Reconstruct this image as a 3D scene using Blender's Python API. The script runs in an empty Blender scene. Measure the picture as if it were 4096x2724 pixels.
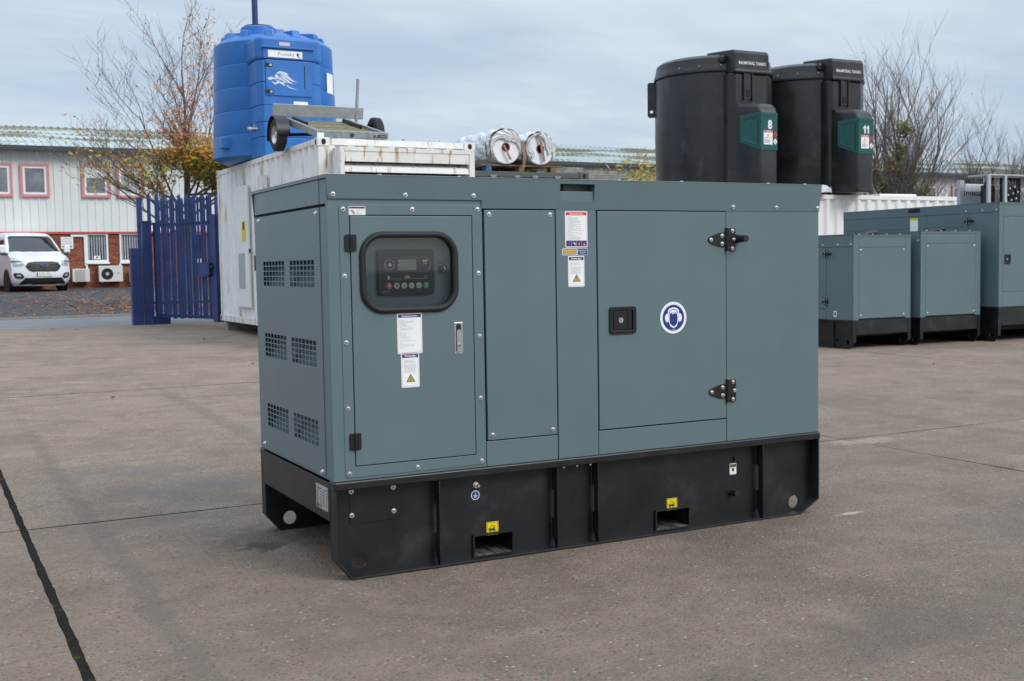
import bpy, bmesh, math, random
from mathutils import Vector, Matrix
from mathutils.geometry import tessellate_polygon
R = math.radians
random.seed(7)
scene = bpy.context.scene
COL = scene.collection

# ------------------------------------------------------------------ camera
CAM = Vector((-1.4835, -4.4555, 1.2806))
YAW, PITCH, ROLL, FPX = 0.4777, -0.0656, -0.0166, 4621.65      # solved from the photograph (4096 px wide)
_f = Vector((math.sin(YAW) * math.cos(PITCH), math.cos(YAW) * math.cos(PITCH), math.sin(PITCH)))
_r0 = Vector((math.cos(YAW), -math.sin(YAW), 0)); _u0 = _r0.cross(_f)
_r = math.cos(ROLL) * _r0 + math.sin(ROLL) * _u0; _u = -math.sin(ROLL) * _r0 + math.cos(ROLL) * _u0
cd = bpy.data.cameras.new('camera'); cam = bpy.data.objects.new('camera', cd); COL.objects.link(cam)
m3 = Matrix((_r, _u, -_f)).transposed(); cam.matrix_world = Matrix.Translation(CAM) @ m3.to_4x4()
cd.sensor_width = 36; cd.lens = FPX / 4096 * 36; cd.clip_start = 0.05; cd.clip_end = 2000
cd.dof.use_dof = True; cd.dof.focus_distance = 5.3; cd.dof.aperture_fstop = 9.0
scene.camera = cam
def ray(x, y): return _r * ((x - 2048) / FPX) - _u * ((y - 1362) / FPX) + _f
def onY(x, y, Y): d = ray(x, y); return CAM + d * ((Y - CAM.y) / d.y)
def onZ(x, y, Z): d = ray(x, y); return CAM + d * ((Z - CAM.z) / d.z)

# ------------------------------------------------------------------ sky and sun
SUN_EL, SUN_AZ = R(38), R(152)           # azimuth clockwise from +Y; behind the camera, to its right
sdir = Vector((math.sin(SUN_AZ) * math.cos(SUN_EL), math.cos(SUN_AZ) * math.cos(SUN_EL), math.sin(SUN_EL)))
w = bpy.data.worlds.new('World'); scene.world = w; w.use_nodes = True
nt = w.node_tree; nt.nodes.clear(); N = nt.nodes.new; LK = nt.links.new
def wm(op, a=None, b=None):
    n = N('ShaderNodeMath'); n.operation = op
    for i, q in enumerate((a, b)):
        if q is None: continue
        if isinstance(q, (int, float)): n.inputs[i].default_value = q
        else: LK(q, n.inputs[i])
    return n.outputs[0]
sky = N('ShaderNodeTexSky'); sky.sky_type = 'NISHITA'; sky.sun_disc = False
sky.sun_elevation = SUN_EL; sky.sun_rotation = SUN_AZ; sky.air_density = 1.0; sky.dust_density = 1.2; sky.ozone_density = 1.4
tc = N('ShaderNodeTexCoord'); sp = N('ShaderNodeSeparateXYZ'); LK(tc.outputs['Generated'], sp.inputs[0])
zc = wm('MAXIMUM', sp.outputs[2], 0.0); den = wm('ADD', zc, 0.16)
cmb = N('ShaderNodeCombineXYZ'); LK(wm('DIVIDE', sp.outputs[0], den), cmb.inputs[0]); LK(wm('DIVIDE', sp.outputs[1], den), cmb.inputs[1])
def cloud(scale, stretch, rot, detail, off):
    mp = N('ShaderNodeMapping'); LK(cmb.outputs[0], mp.inputs[0]); mp.inputs['Scale'].default_value = stretch; mp.inputs['Rotation'].default_value = (0, 0, rot); mp.inputs['Location'].default_value = off
    nz = N('ShaderNodeTexNoise'); LK(mp.outputs[0], nz.inputs['Vector']); nz.inputs['Scale'].default_value = scale; nz.inputs['Detail'].default_value = detail; nz.inputs['Roughness'].default_value = .55; nz.inputs['Distortion'].default_value = .35
    return nz.outputs[0]
c1 = cloud(.55, (1, 2.1, 1), R(25), 5, (3.1, 1.3, 0)); c2 = cloud(1.7, (1, 2.6, 1), R(32), 6, (0.4, 7.7, 2))
cs = wm('ADD', wm('MULTIPLY', c1, .72), wm('MULTIPLY', c2, .28))
mr = N('ShaderNodeMapRange'); mr.interpolation_type = 'SMOOTHSTEP'; LK(cs, mr.inputs[0]); mr.inputs[1].default_value = .36; mr.inputs[2].default_value = .64; mr.inputs[3].default_value = 0.0; mr.inputs[4].default_value = 1.0
SKY_S = 0.111
thin = N('ShaderNodeMix'); thin.data_type = 'RGBA'; thin.inputs[6].default_value = (4.15, 5.05, 6.35, 1); thin.inputs[7].default_value = (5.85, 6.60, 7.25, 1); LK(mr.outputs[0], thin.inputs[0])
mx = N('ShaderNodeMix'); mx.data_type = 'RGBA'; mx.inputs[0].default_value = .88; LK(sky.outputs[0], mx.inputs[6]); LK(thin.outputs[2], mx.inputs[7])
# an overcast sky is brighter overhead than near the horizon
zr = N('ShaderNodeMapRange'); zr.interpolation_type = 'SMOOTHSTEP'; LK(sp.outputs[2], zr.inputs[0]); zr.inputs[1].default_value = .2; zr.inputs[2].default_value = 1.0; zr.inputs[3].default_value = 1.0; zr.inputs[4].default_value = 2.3
zm = N('ShaderNodeMix'); zm.data_type = 'RGBA'; zm.blend_type = 'MULTIPLY'; zm.inputs[0].default_value = 1; LK(mx.outputs[2], zm.inputs[6]); LK(zr.outputs[0], zm.inputs[7])
bg = N('ShaderNodeBackground'); LK(zm.outputs[2], bg.inputs[0]); bg.inputs[1].default_value = SKY_S
wo = N('ShaderNodeOutputWorld'); LK(bg.outputs[0], wo.inputs[0])
sl = bpy.data.lights.new('sun', 'SUN'); sl.energy = 1.5; sl.angle = R(22); sl.color = (1, .955, .9)
so = bpy.data.objects.new('sun', sl); COL.objects.link(so); so.rotation_euler = (-sdir).to_track_quat('-Z', 'Y').to_euler(); so.location = (0, -8, 12)
scene.view_settings.view_transform = 'Standard'; scene.view_settings.look = 'None'; scene.view_settings.exposure = 0.15; scene.view_settings.gamma = 1
scene.view_settings.use_curve_mapping = False

# ------------------------------------------------------------------ materials
MATS = {}
def mat(name, col, rough=.6, metal=0., var=0., vscale=3., bump=0., bscale=200., col2=None, c2=(.5, .6), c2scale=4., c2stretch=(1, 1, 1), spec=.5, coat=0., trans=0., bdist=.002, rvar=0.):
    """principled paint with noise variation of the colour, an optional second colour in patches, fine relief"""
    if name in MATS: return MATS[name]
    m = bpy.data.materials.new(name); m.use_nodes = True; t = m.node_tree; b = t.nodes['Principled BSDF']; n = t.nodes.new; l = t.links.new
    b.inputs['Base Color'].default_value = (*col, 1); b.inputs['Roughness'].default_value = rough; b.inputs['Metallic'].default_value = metal
    b.inputs['Specular IOR Level'].default_value = spec; b.inputs['Coat Weight'].default_value = coat; b.inputs['Transmission Weight'].default_value = trans
    g = n('ShaderNodeNewGeometry'); src = None
    if var:
        z = n('ShaderNodeTexNoise'); l(g.outputs['Position'], z.inputs['Vector']); z.inputs['Scale'].default_value = vscale; z.inputs['Detail'].default_value = 6; z.inputs['Roughness'].default_value = .62
        r = n('ShaderNodeMapRange'); l(z.outputs[0], r.inputs[0]); r.inputs[1].default_value = .3; r.inputs[2].default_value = .7; r.inputs[3].default_value = 1 - var; r.inputs[4].default_value = 1 + var
        h = n('ShaderNodeMix'); h.data_type = 'RGBA'; h.blend_type = 'MULTIPLY'; h.inputs[0].default_value = 1; h.inputs[6].default_value = (*col, 1); l(r.outputs[0], h.inputs[7]); src = h.outputs[2]
        if rvar:
            rr = n('ShaderNodeMapRange'); l(z.outputs[0], rr.inputs[0]); rr.inputs[1].default_value = .3; rr.inputs[2].default_value = .7; rr.inputs[3].default_value = rough - rvar; rr.inputs[4].default_value = rough + rvar; l(rr.outputs[0], b.inputs['Roughness'])
    if col2:
        mp = n('ShaderNodeMapping'); l(g.outputs['Position'], mp.inputs[0]); mp.inputs['Scale'].default_value = c2stretch
        z = n('ShaderNodeTexNoise'); l(mp.outputs[0], z.inputs['Vector']); z.inputs['Scale'].default_value = c2scale; z.inputs['Detail'].default_value = 7; z.inputs['Roughness'].default_value = .65
        r = n('ShaderNodeMapRange'); l(z.outputs[0], r.inputs[0]); r.inputs[1].default_value = c2[0]; r.inputs[2].default_value = c2[1]
        h = n('ShaderNodeMix'); h.data_type = 'RGBA'; l(r.outputs[0], h.inputs[0]); h.inputs[6].default_value = (*col, 1); h.inputs[7].default_value = (*col2, 1)
        if src: l(src, h.inputs[6])
        src = h.outputs[2]
    if src: l(src, b.inputs['Base Color'])
    if bump:
        z = n('ShaderNodeTexNoise'); l(g.outputs['Position'], z.inputs['Vector']); z.inputs['Scale'].default_value = bscale; z.inputs['Detail'].default_value = 3
        q = n('ShaderNodeBump'); q.inputs['Strength'].default_value = bump; q.inputs['Distance'].default_value = bdist; l(z.outputs[0], q.inputs['Height']); l(q.outputs[0], b.inputs['Normal'])
    MATS[name] = m; return m
M = dict(
 paint=mat('grey_blue_paint', (.116, .170, .182), .37, var=.05, vscale=2.2, bump=.32, bscale=420, bdist=.0012, rvar=.05),
 inner=mat('inner_paint', (.13, .19, .215), .6),
 black=mat('black_steel_paint', (.0095, .0105, .0112), .40, var=.3, vscale=5, bump=.25, bscale=350, bdist=.001, rvar=.08, col2=(.030, .031, .031), c2=(.56, .76), c2scale=5),
 blackworn=mat('black_steel_worn', (.0108, .0118, .0126), .5, var=.3, vscale=5, col2=(.11, .045, .02), c2=(.66, .74), c2scale=16), blackplate=mat('black_hinge', (.008, .008, .009), .38),
 void=mat('dark_interior', (.01, .012, .013), .8),
 rubber=mat('rubber', (.012, .012, .012), .62, bump=.15, bscale=300),
 steel=mat('stainless', (.80, .78, .75), .34, 1.0, var=.12, vscale=60),
 chrome=mat('satin_chrome', (.60, .60, .60), .33, 1.0),
 galv=mat('galvanised', (.30, .325, .335), .5, .45, var=.22, vscale=14, bump=.1, bscale=60),
 white=mat('label_white', (.87, .87, .86), .45), ink=mat('ink_black', (.02, .02, .022), .5), inkgrey=mat('ink_grey', (.22, .22, .23), .5),
 navy=mat('label_navy', (.012, .035, .19), .45), red=mat('label_red', (.62, .035, .03), .45), yellow=mat('label_yellow', (.78, .60, .0), .45), amber=mat('label_amber', (.75, .43, .05), .45), gold=mat('label_gold', (.55, .36, .07), .45), darkred=mat('label_darkred', (.20, .015, .015), .45),
 green=mat('button_green', (.02, .33, .08), .4), rust=mat('rust', (.16, .055, .02), .85, var=.4, vscale=40),
 panelblk=mat('panel_black', (.008, .009, .011), .33), lcd=mat('lcd', (.24, .27, .245), .25), emblem=mat('emblem_film', (.60, .66, .74), .4), buttongrey=mat('button_grey', (.55, .54, .53), .4), buttonred=mat('button_red', (.60, .03, .03), .4),
 silver=mat('nameplate', (.52, .52, .52), .4, .5),
 blue=mat('blue_plastic', (.021, .150, .46), .40, var=.10, vscale=2.5, rvar=.08, bump=.1, bscale=40, col2=(.045, .185, .49), c2=(.55, .75), c2scale=3),
 bluesteel=mat('blue_gate_paint', (.016, .040, .155), .45, var=.3, vscale=3),
 tank=mat('black_plastic', (.018, .0175, .0175), .36, var=.3, vscale=2.5, rvar=.10, bump=.12, bscale=25, col2=(.065, .062, .058), c2=(.55, .80), c2scale=2.6, c2stretch=(1, 1, .6)),
 tgreen=mat('green_panel', (.006, .082, .075), .36, var=.08),
 cwhite=mat('container_white', (.82, .82, .805), .5, var=.07, vscale=3, bump=.15, bscale=15, col2=(.36, .20, .075), c2=(.54, .67), c2scale=1.7, c2stretch=(8, 8, .55)),
 cclean=mat('container_white_clean', (.80, .80, .79), .45, var=.05, vscale=3, col2=(.50, .42, .30), c2=(.68, .82), c2scale=2, c2stretch=(2, 2, .4)),
 rustwhite=mat('rusty_white', (.76, .745, .70), .6, var=.1, vscale=6, col2=(.36, .18, .06), c2=(.55, .66), c2scale=1.9, c2stretch=(8, 8, .8)),
 grime=mat('grimy_rail', (.30, .28, .24), .75, var=.4, vscale=9, col2=(.07, .05, .035), c2=(.5, .62), c2scale=9),
 olive=mat('container_olive', (.075, .088, .075), .5, var=.08, vscale=4),
 clad=mat('wall_cladding', (.70, .725, .70), .5, var=.05, vscale=.8, col2=(.52, .46, .34), c2=(.62, .76), c2scale=1.4, c2stretch=(3.4, 1, .22)),
 pink=mat('pink_trim', (.62, .24, .235), .5), pinkstrip=mat('red_trim', (.50, .085, .07), .5),
 roof=mat('roof_sheet', (.47, .53, .515), .6, var=.14, vscale=.9, col2=(.17, .155, .085), c2=(.475, .53), c2scale=.55, c2stretch=(.30, 1.3, 1.0)),
 gutter=mat('gutter_dark', (.05, .055, .06), .5), upvc=mat('white_upvc', (.78, .79, .79), .4),
 greywood=mat('silvered_timber', (.34, .35, .345), .75, var=.2, vscale=9, bump=.3, bscale=50), glass=mat('window_glass', (.15, .165, .18), .06, var=.55, vscale=1.3, spec=.9), glassreflect=mat('window_glass_pale', (.50, .53, .55), .10, spec=.8), glassdark=mat('window_glass_dark', (.02, .026, .03), .05, spec=.9),  # window glass: mottling stands in for tree reflections, pale copy for a bright one
 brick1=mat('brick_a', (.27, .085, .045), .85, var=.2, vscale=30), brick2=mat('brick_b', (.33, .115, .06), .85, var=.2, vscale=30), brick3=mat('brick_c', (.21, .062, .037), .85, var=.2, vscale=30),
 mortar=mat('mortar', (.30, .22, .17), .9, var=.1, vscale=8),
 vanwhite=mat('van_paint', (.78, .79, .80), .22, coat=.6), tyre=mat('tyre', (.018, .018, .018), .8, bump=.3, bscale=60), alloy=mat('alloy', (.55, .55, .56), .3, .9), lamp=mat('lamp_lens', (.42, .45, .48), .08, spec=.8), vanblack=mat('van_black_plastic', (.015, .015, .016), .45),
 acwhite=mat('ac_casing', (.66, .65, .60), .5), acgrey=mat('ac_grille', (.36, .36, .345), .55),
 wood=mat('grey_timber', (.25, .235, .21), .85, var=.35, vscale=9, bump=.4, bscale=50), palletwood=mat('pallet_timber', (.20, .135, .075), .85, var=.4, vscale=9), deck=mat('mossy_deck', (.17, .155, .085), .9, var=.3, vscale=12, col2=(.30, .20, .17), c2=(.58, .66), c2scale=5), palletblue=mat('pallet_blue', (.03, .13, .30), .7, var=.3, vscale=20),
 foil=mat('roll_film', (.80, .80, .80), .3, var=.1, vscale=9), wrap=mat('torn_wrap', (.70, .71, .71), .25, var=.25, vscale=14, bump=.7, bscale=18, bdist=.03), strap=mat('brown_tape', (.27, .15, .10), .6, var=.3, vscale=20), core=mat('roll_core', (.22, .075, .035), .8),
 bark=mat('bark', (.135, .112, .096), .9, var=.3, vscale=6), barkred=mat('twig_bark', (.150, .118, .104), .9, var=.3, vscale=6),
 lorange=mat('leaf_orange', (.52, .17, .03), .7), lyellow=mat('leaf_yellow', (.52, .34, .02), .7), lgreen=mat('leaf_olive', (.16, .19, .03), .7), lred=mat('leaf_rust', (.36, .11, .05), .7), livy=mat('leaf_ivy', (.165, .165, .022), .7),
 tarmac=mat('tarmac_forecourt', (.055, .054, .054), .9, var=.25, vscale=1.5, bump=.5, bscale=60, bdist=.01), road=mat('road_asphalt', (.195, .197, .195), .9, var=.12, vscale=1.2, bump=.5, bscale=60, bdist=.01),
 kerb=mat('kerb_stone', (.24, .225, .20), .9, var=.2, vscale=6), grass=mat('verge_green', (.05, .08, .02), .9, var=.4, vscale=6),
 cable=mat('cable_black', (.012, .012, .014), .5), alu=mat('aluminium', (.55, .56, .57), .4, .6), greycab=mat('cabinet_grey', (.40, .42, .44), .5),
)
# clear acrylic for the control window
def glassmat():
    m = bpy.data.materials.new('clear_acrylic'); m.use_nodes = True; t = m.node_tree; t.nodes.clear(); n = t.nodes.new
    tr = n('ShaderNodeBsdfTransparent'); tr.inputs[0].default_value = (.95, .96, .96, 1); gl = n('ShaderNodeBsdfGlossy'); gl.inputs['Roughness'].default_value = .03
    fr = n('ShaderNodeFresnel'); fr.inputs[0].default_value = 1.5; mxs = n('ShaderNodeMixShader'); o = n('ShaderNodeOutputMaterial')
    t.links.new(fr.outputs[0], mxs.inputs[0]); t.links.new(tr.outputs[0], mxs.inputs[1]); t.links.new(gl.outputs[0], mxs.inputs[2]); t.links.new(mxs.outputs[0], o.inputs[0]); return m
M['acrylic'] = glassmat()
# ------------------------------------------------------------------ mesh helpers
LOC = {}
def rrect(x0, x1, z0, z1, r, n=4):
    p = []
    for cx, cz, a0 in ((x1 - r, z1 - r, 0), (x0 + r, z1 - r, 90), (x0 + r, z0 + r, 180), (x1 - r, z0 + r, 270)):
        for i in range(n + 1):
            a = R(a0 + 90 * i / n); p.append((cx + r * math.cos(a), cz + r * math.sin(a)))
    return p
def rect(x0, x1, z0, z1): return [(x1, z1), (x0, z1), (x0, z0), (x1, z0)]
def circ(cx, cz, r, n=20, rz=None): return [(cx + r * math.cos(2 * math.pi * i / n), cz + (rz or r) * math.sin(2 * math.pi * i / n)) for i in range(n)]
_txt = {}
def text_geo(s, bold=0.):
    key = (s, bold)
    if key in _txt: return _txt[key]
    cu = bpy.data.curves.new('t', 'FONT'); cu.body = s; cu.size = 1; cu.resolution_u = 2; cu.offset = bold; cu.align_x = 'LEFT'
    ob = bpy.data.objects.new('t', cu); COL.objects.link(ob)
    me = bpy.data.meshes.new_from_object(ob.evaluated_get(bpy.context.evaluated_depsgraph_get()))
    v = [(a.co.x, a.co.y) for a in me.vertices]; f = [tuple(q.vertices) for q in me.polygons]
    bpy.data.objects.remove(ob); bpy.data.curves.remove(cu); bpy.data.meshes.remove(me)
    _txt[key] = (v, f); return v, f
class MB:
    def __init__(s): s.v = []; s.f = []; s.m = []; s.mi = 0; s.x = None
    def add(s, vs, fs):
        b = len(s.v)
        s.v += [Vector(q) for q in vs] if s.x is None else [s.x @ Vector(q) for q in vs]
        s.f += [tuple(i + b for i in q) for q in fs]; s.m += [s.mi] * len(fs); return s
    def mt(s, i): s.mi = i; return s
    def box(s, x0, x1, y0, y1, z0, z1):
        return s.add([(x, y, z) for x in (x0, x1) for y in (y0, y1) for z in (z0, z1)], [(0, 1, 3, 2), (4, 6, 7, 5), (0, 4, 5, 1), (2, 3, 7, 6), (0, 2, 6, 4), (1, 5, 7, 3)])
    def prism(s, poly, a0, a1, ax='y', holes=()):
        """extrude a 2-D outline (with holes) along an axis: ax y -> (x,z), x -> (y,z), z -> (x,y)"""
        mp = {'y': lambda p, a: (p[0], a, p[1]), 'x': lambda p, a: (a, p[0], p[1]), 'z': lambda p, a: (p[0], p[1], a)}[ax]
        loops = [list(poly)] + [list(h) for h in holes]; flat = [q for l in loops for q in l]; n = len(flat)
        if holes: tri = [tuple(t) for t in tessellate_polygon([[Vector((q[0], q[1], 0)) for q in l] for l in loops])]
        else: tri = [tuple(range(n))]
        fs = list(tri) + [tuple(i + n for i in reversed(t)) for t in tri]; b = 0
        for l in loops:
            k = len(l)
            for i in range(k): fs.append((b + i, b + (i + 1) % k, n + b + (i + 1) % k, n + b + i))
            b += k
        return s.add([mp(q, a0) for q in flat] + [mp(q, a1) for q in flat], fs)
    def flat(s, poly, a, ax='y'):
        mp = {'y': lambda p: (p[0], a, p[1]), 'x': lambda p: (a, p[0], p[1]), 'z': lambda p: (p[0], p[1], a)}[ax]
        return s.add([mp(q) for q in poly], [tuple(range(len(poly)))])
    def text(s, t, x, z, y, size, align='C', bold=0., width=None, ax='y'):
        v, f = text_geo(t, bold)
        if not v: return s
        w0 = min(a[0] for a in v); w1 = max(a[0] for a in v); sx = size
        if width: sx = width / max(1e-6, w1 - w0)
        o = {'C': -(w0 + w1) / 2, 'L': -w0, 'R': -w1}[align]
        if ax == 'y': return s.add([(x + (a[0] + o) * sx, y, z + a[1] * size) for a in v], f)
        return s.add([(x, y - (a[0] + o) * sx, z + a[1] * size) for a in v], f)
    def cyl(s, p0, p1, r0, r1=None, n=16, caps=True):
        p0, p1 = Vector(p0), Vector(p1); r1 = r0 if r1 is None else r1; d = (p1 - p0).normalized()
        a = d.orthogonal().normalized(); b = d.cross(a); vs = []
        for p, r in ((p0, r0), (p1, r1)):
            vs += [p + (a * math.cos(2 * math.pi * i / n) + b * math.sin(2 * math.pi * i / n)) * r for i in range(n)]
        fs = [(i, (i + 1) % n, n + (i + 1) % n, n + i) for i in range(n)]
        if caps: fs += [tuple(range(n - 1, -1, -1)), tuple(range(n, 2 * n))]
        return s.add(vs, fs)
    def tube(s, pts, r, n=8, caps=True, closed=False):
        pts = [Vector(q) for q in pts]; k = len(pts); rs = r if isinstance(r, (list, tuple)) else [r] * k; vs = []; ref = None
        for i, q in enumerate(pts):
            if closed: d = (pts[(i + 1) % k] - pts[i - 1]).normalized()
            else: d = (pts[min(i + 1, k - 1)] - pts[max(i - 1, 0)]).normalized()
            if ref is None: ref = d.orthogonal().normalized()
            a = (ref - d * ref.dot(d)); a = a.normalized() if a.length > 1e-6 else d.orthogonal().normalized(); ref = a; b = d.cross(a)
            vs += [q + (a * math.cos(2 * math.pi * j / n) + b * math.sin(2 * math.pi * j / n)) * rs[i] for j in range(n)]
        fs = [(i * n + j, i * n + (j + 1) % n, ((i + 1) % k) * n + (j + 1) % n, ((i + 1) % k) * n + j) for i in range(k if closed else k - 1) for j in range(n)]
        if caps and not closed: fs += [tuple(range(n - 1, -1, -1)), tuple(range((k - 1) * n, k * n))]
        return s.add(vs, fs)
    def lathe(s, prof, c=(0, 0, 0), n=32, ax='z', a0=0., a1=360.):
        """profile [(radius, height)] turned about an axis through c"""
        full = abs(a1 - a0) >= 359.9; k = n if full else n + 1; vs = []
        for r, h in prof:
            for i in range(k):
                a = R(a0 + (a1 - a0) * i / n); q = {'z': (r * math.cos(a), r * math.sin(a), h), 'x': (h, r * math.cos(a), r * math.sin(a)), 'y': (r * math.cos(a), h, r * math.sin(a))}[ax]
                vs.append((q[0] + c[0], q[1] + c[1], q[2] + c[2]))
        fs = [(j * k + i, j * k + (i + 1) % k, (j + 1) * k + (i + 1) % k, (j + 1) * k + i) for j in range(len(prof) - 1) for i in range(k if full else k - 1)]
        return s.add(vs, fs)
    def grid(s, fn, nu, nv):
        vs = [fn(i / nu, j / nv) for i in range(nu + 1) for j in range(nv + 1)]
        return s.add(vs, [(i * (nv + 1) + j, (i + 1) * (nv + 1) + j, (i + 1) * (nv + 1) + j + 1, i * (nv + 1) + j + 1) for i in range(nu) for j in range(nv)])
    def mesh(s, mats, off=(0, 0, 0), smooth=None, recalc=True):
        o = Vector(off); me = bpy.data.meshes.new('m'); me.from_pydata([tuple(q - o) for q in s.v], [], s.f)
        for q in (mats if isinstance(mats, (list, tuple)) else [mats]): me.materials.append(M[q] if isinstance(q, str) else q)
        if any(s.m): me.polygons.foreach_set('material_index', s.m)
        if recalc:
            b = bmesh.new(); b.from_mesh(me); bmesh.ops.recalc_face_normals(b, faces=b.faces); b.to_mesh(me); b.free()
        if smooth is not None:
            me.polygons.foreach_set('use_smooth', [True] * len(me.polygons)); me.set_sharp_from_angle(angle=R(smooth))
        me.update(); return me
    def build(s, name, mats, par=None, smooth=None, bevel=0., label=None, recalc=True):
        me = s.mesh(mats, LOC.get(par, (0, 0, 0)) if par else (0, 0, 0), smooth, recalc)
        return link(name, me, par, bevel=bevel, label=label)
def link(name, me, par=None, loc=(0, 0, 0), rot=(0, 0, 0), bevel=0., label=None):
    o = bpy.data.objects.new(name, me); me.name = name; COL.objects.link(o); o.parent = par; o.location = loc; o.rotation_euler = rot
    LOC[o] = LOC.get(par, Vector((0, 0, 0)))
    if bevel:
        q = o.modifiers.new('bevel', 'BEVEL'); q.width = bevel; q.segments = 2; q.limit_method = 'ANGLE'; q.angle_limit = R(40)
    if label: o['label'] = label
    return o
def at(par, p): return tuple(Vector(p) - Vector(LOC.get(par, (0, 0, 0))))
def thing(name, label, cat, loc=(0, 0, 0), group=None, local=False, rot=(0, 0, 0)):
    o = bpy.data.objects.new(name, None); COL.objects.link(o); o.location = loc; o.rotation_euler = rot; o.empty_display_size = .2
    LOC[o] = Vector((0, 0, 0)) if local else Vector(loc); o['label'] = label; o['category'] = cat
    if group: o['group'] = group
    return o
def tag(o, label, cat, group=None, kind=None):
    if label: o['label'] = label
    if cat: o['category'] = cat
    if group: o['group'] = group
    if kind: o['kind'] = kind
    return o
def dup(root, loc, label=None, rot=None):
    def cp(o, par):
        c = o.copy(); COL.objects.link(c); c.parent = par; LOC[c] = LOC.get(o)
        for ch in list(o.children): cp(ch, c)
        return c
    r = cp(root, None); r.location = loc
    if rot is not None: r.rotation_euler = rot
    if label: r['label'] = label
    return r
# cap-head bolt on a washer: faces -Y
_b = MB(); _b.lathe([(.0, -.0018), (.0098, -.0018), (.0105, 0)], n=14, ax='y'); _b.lathe([(.0022, -.0045), (.0035, -.0078), (.0052, -.0074), (.0062, -.005), (.0062, -.0018)], n=12, ax='y'); _b.mt(1).lathe([(0, -.0042), (.0024, -.0042)], n=8, ax='y')
BOLT = _b.mesh(['steel', 'ink'], smooth=50)
def bolt(par, p, face='y', s=1.):
    o = link('bolt', BOLT, par, at(par, p), (0, 0, 0) if face == 'y' else (0, 0, R(-90))); o.scale = (s, s, s); return o
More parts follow.
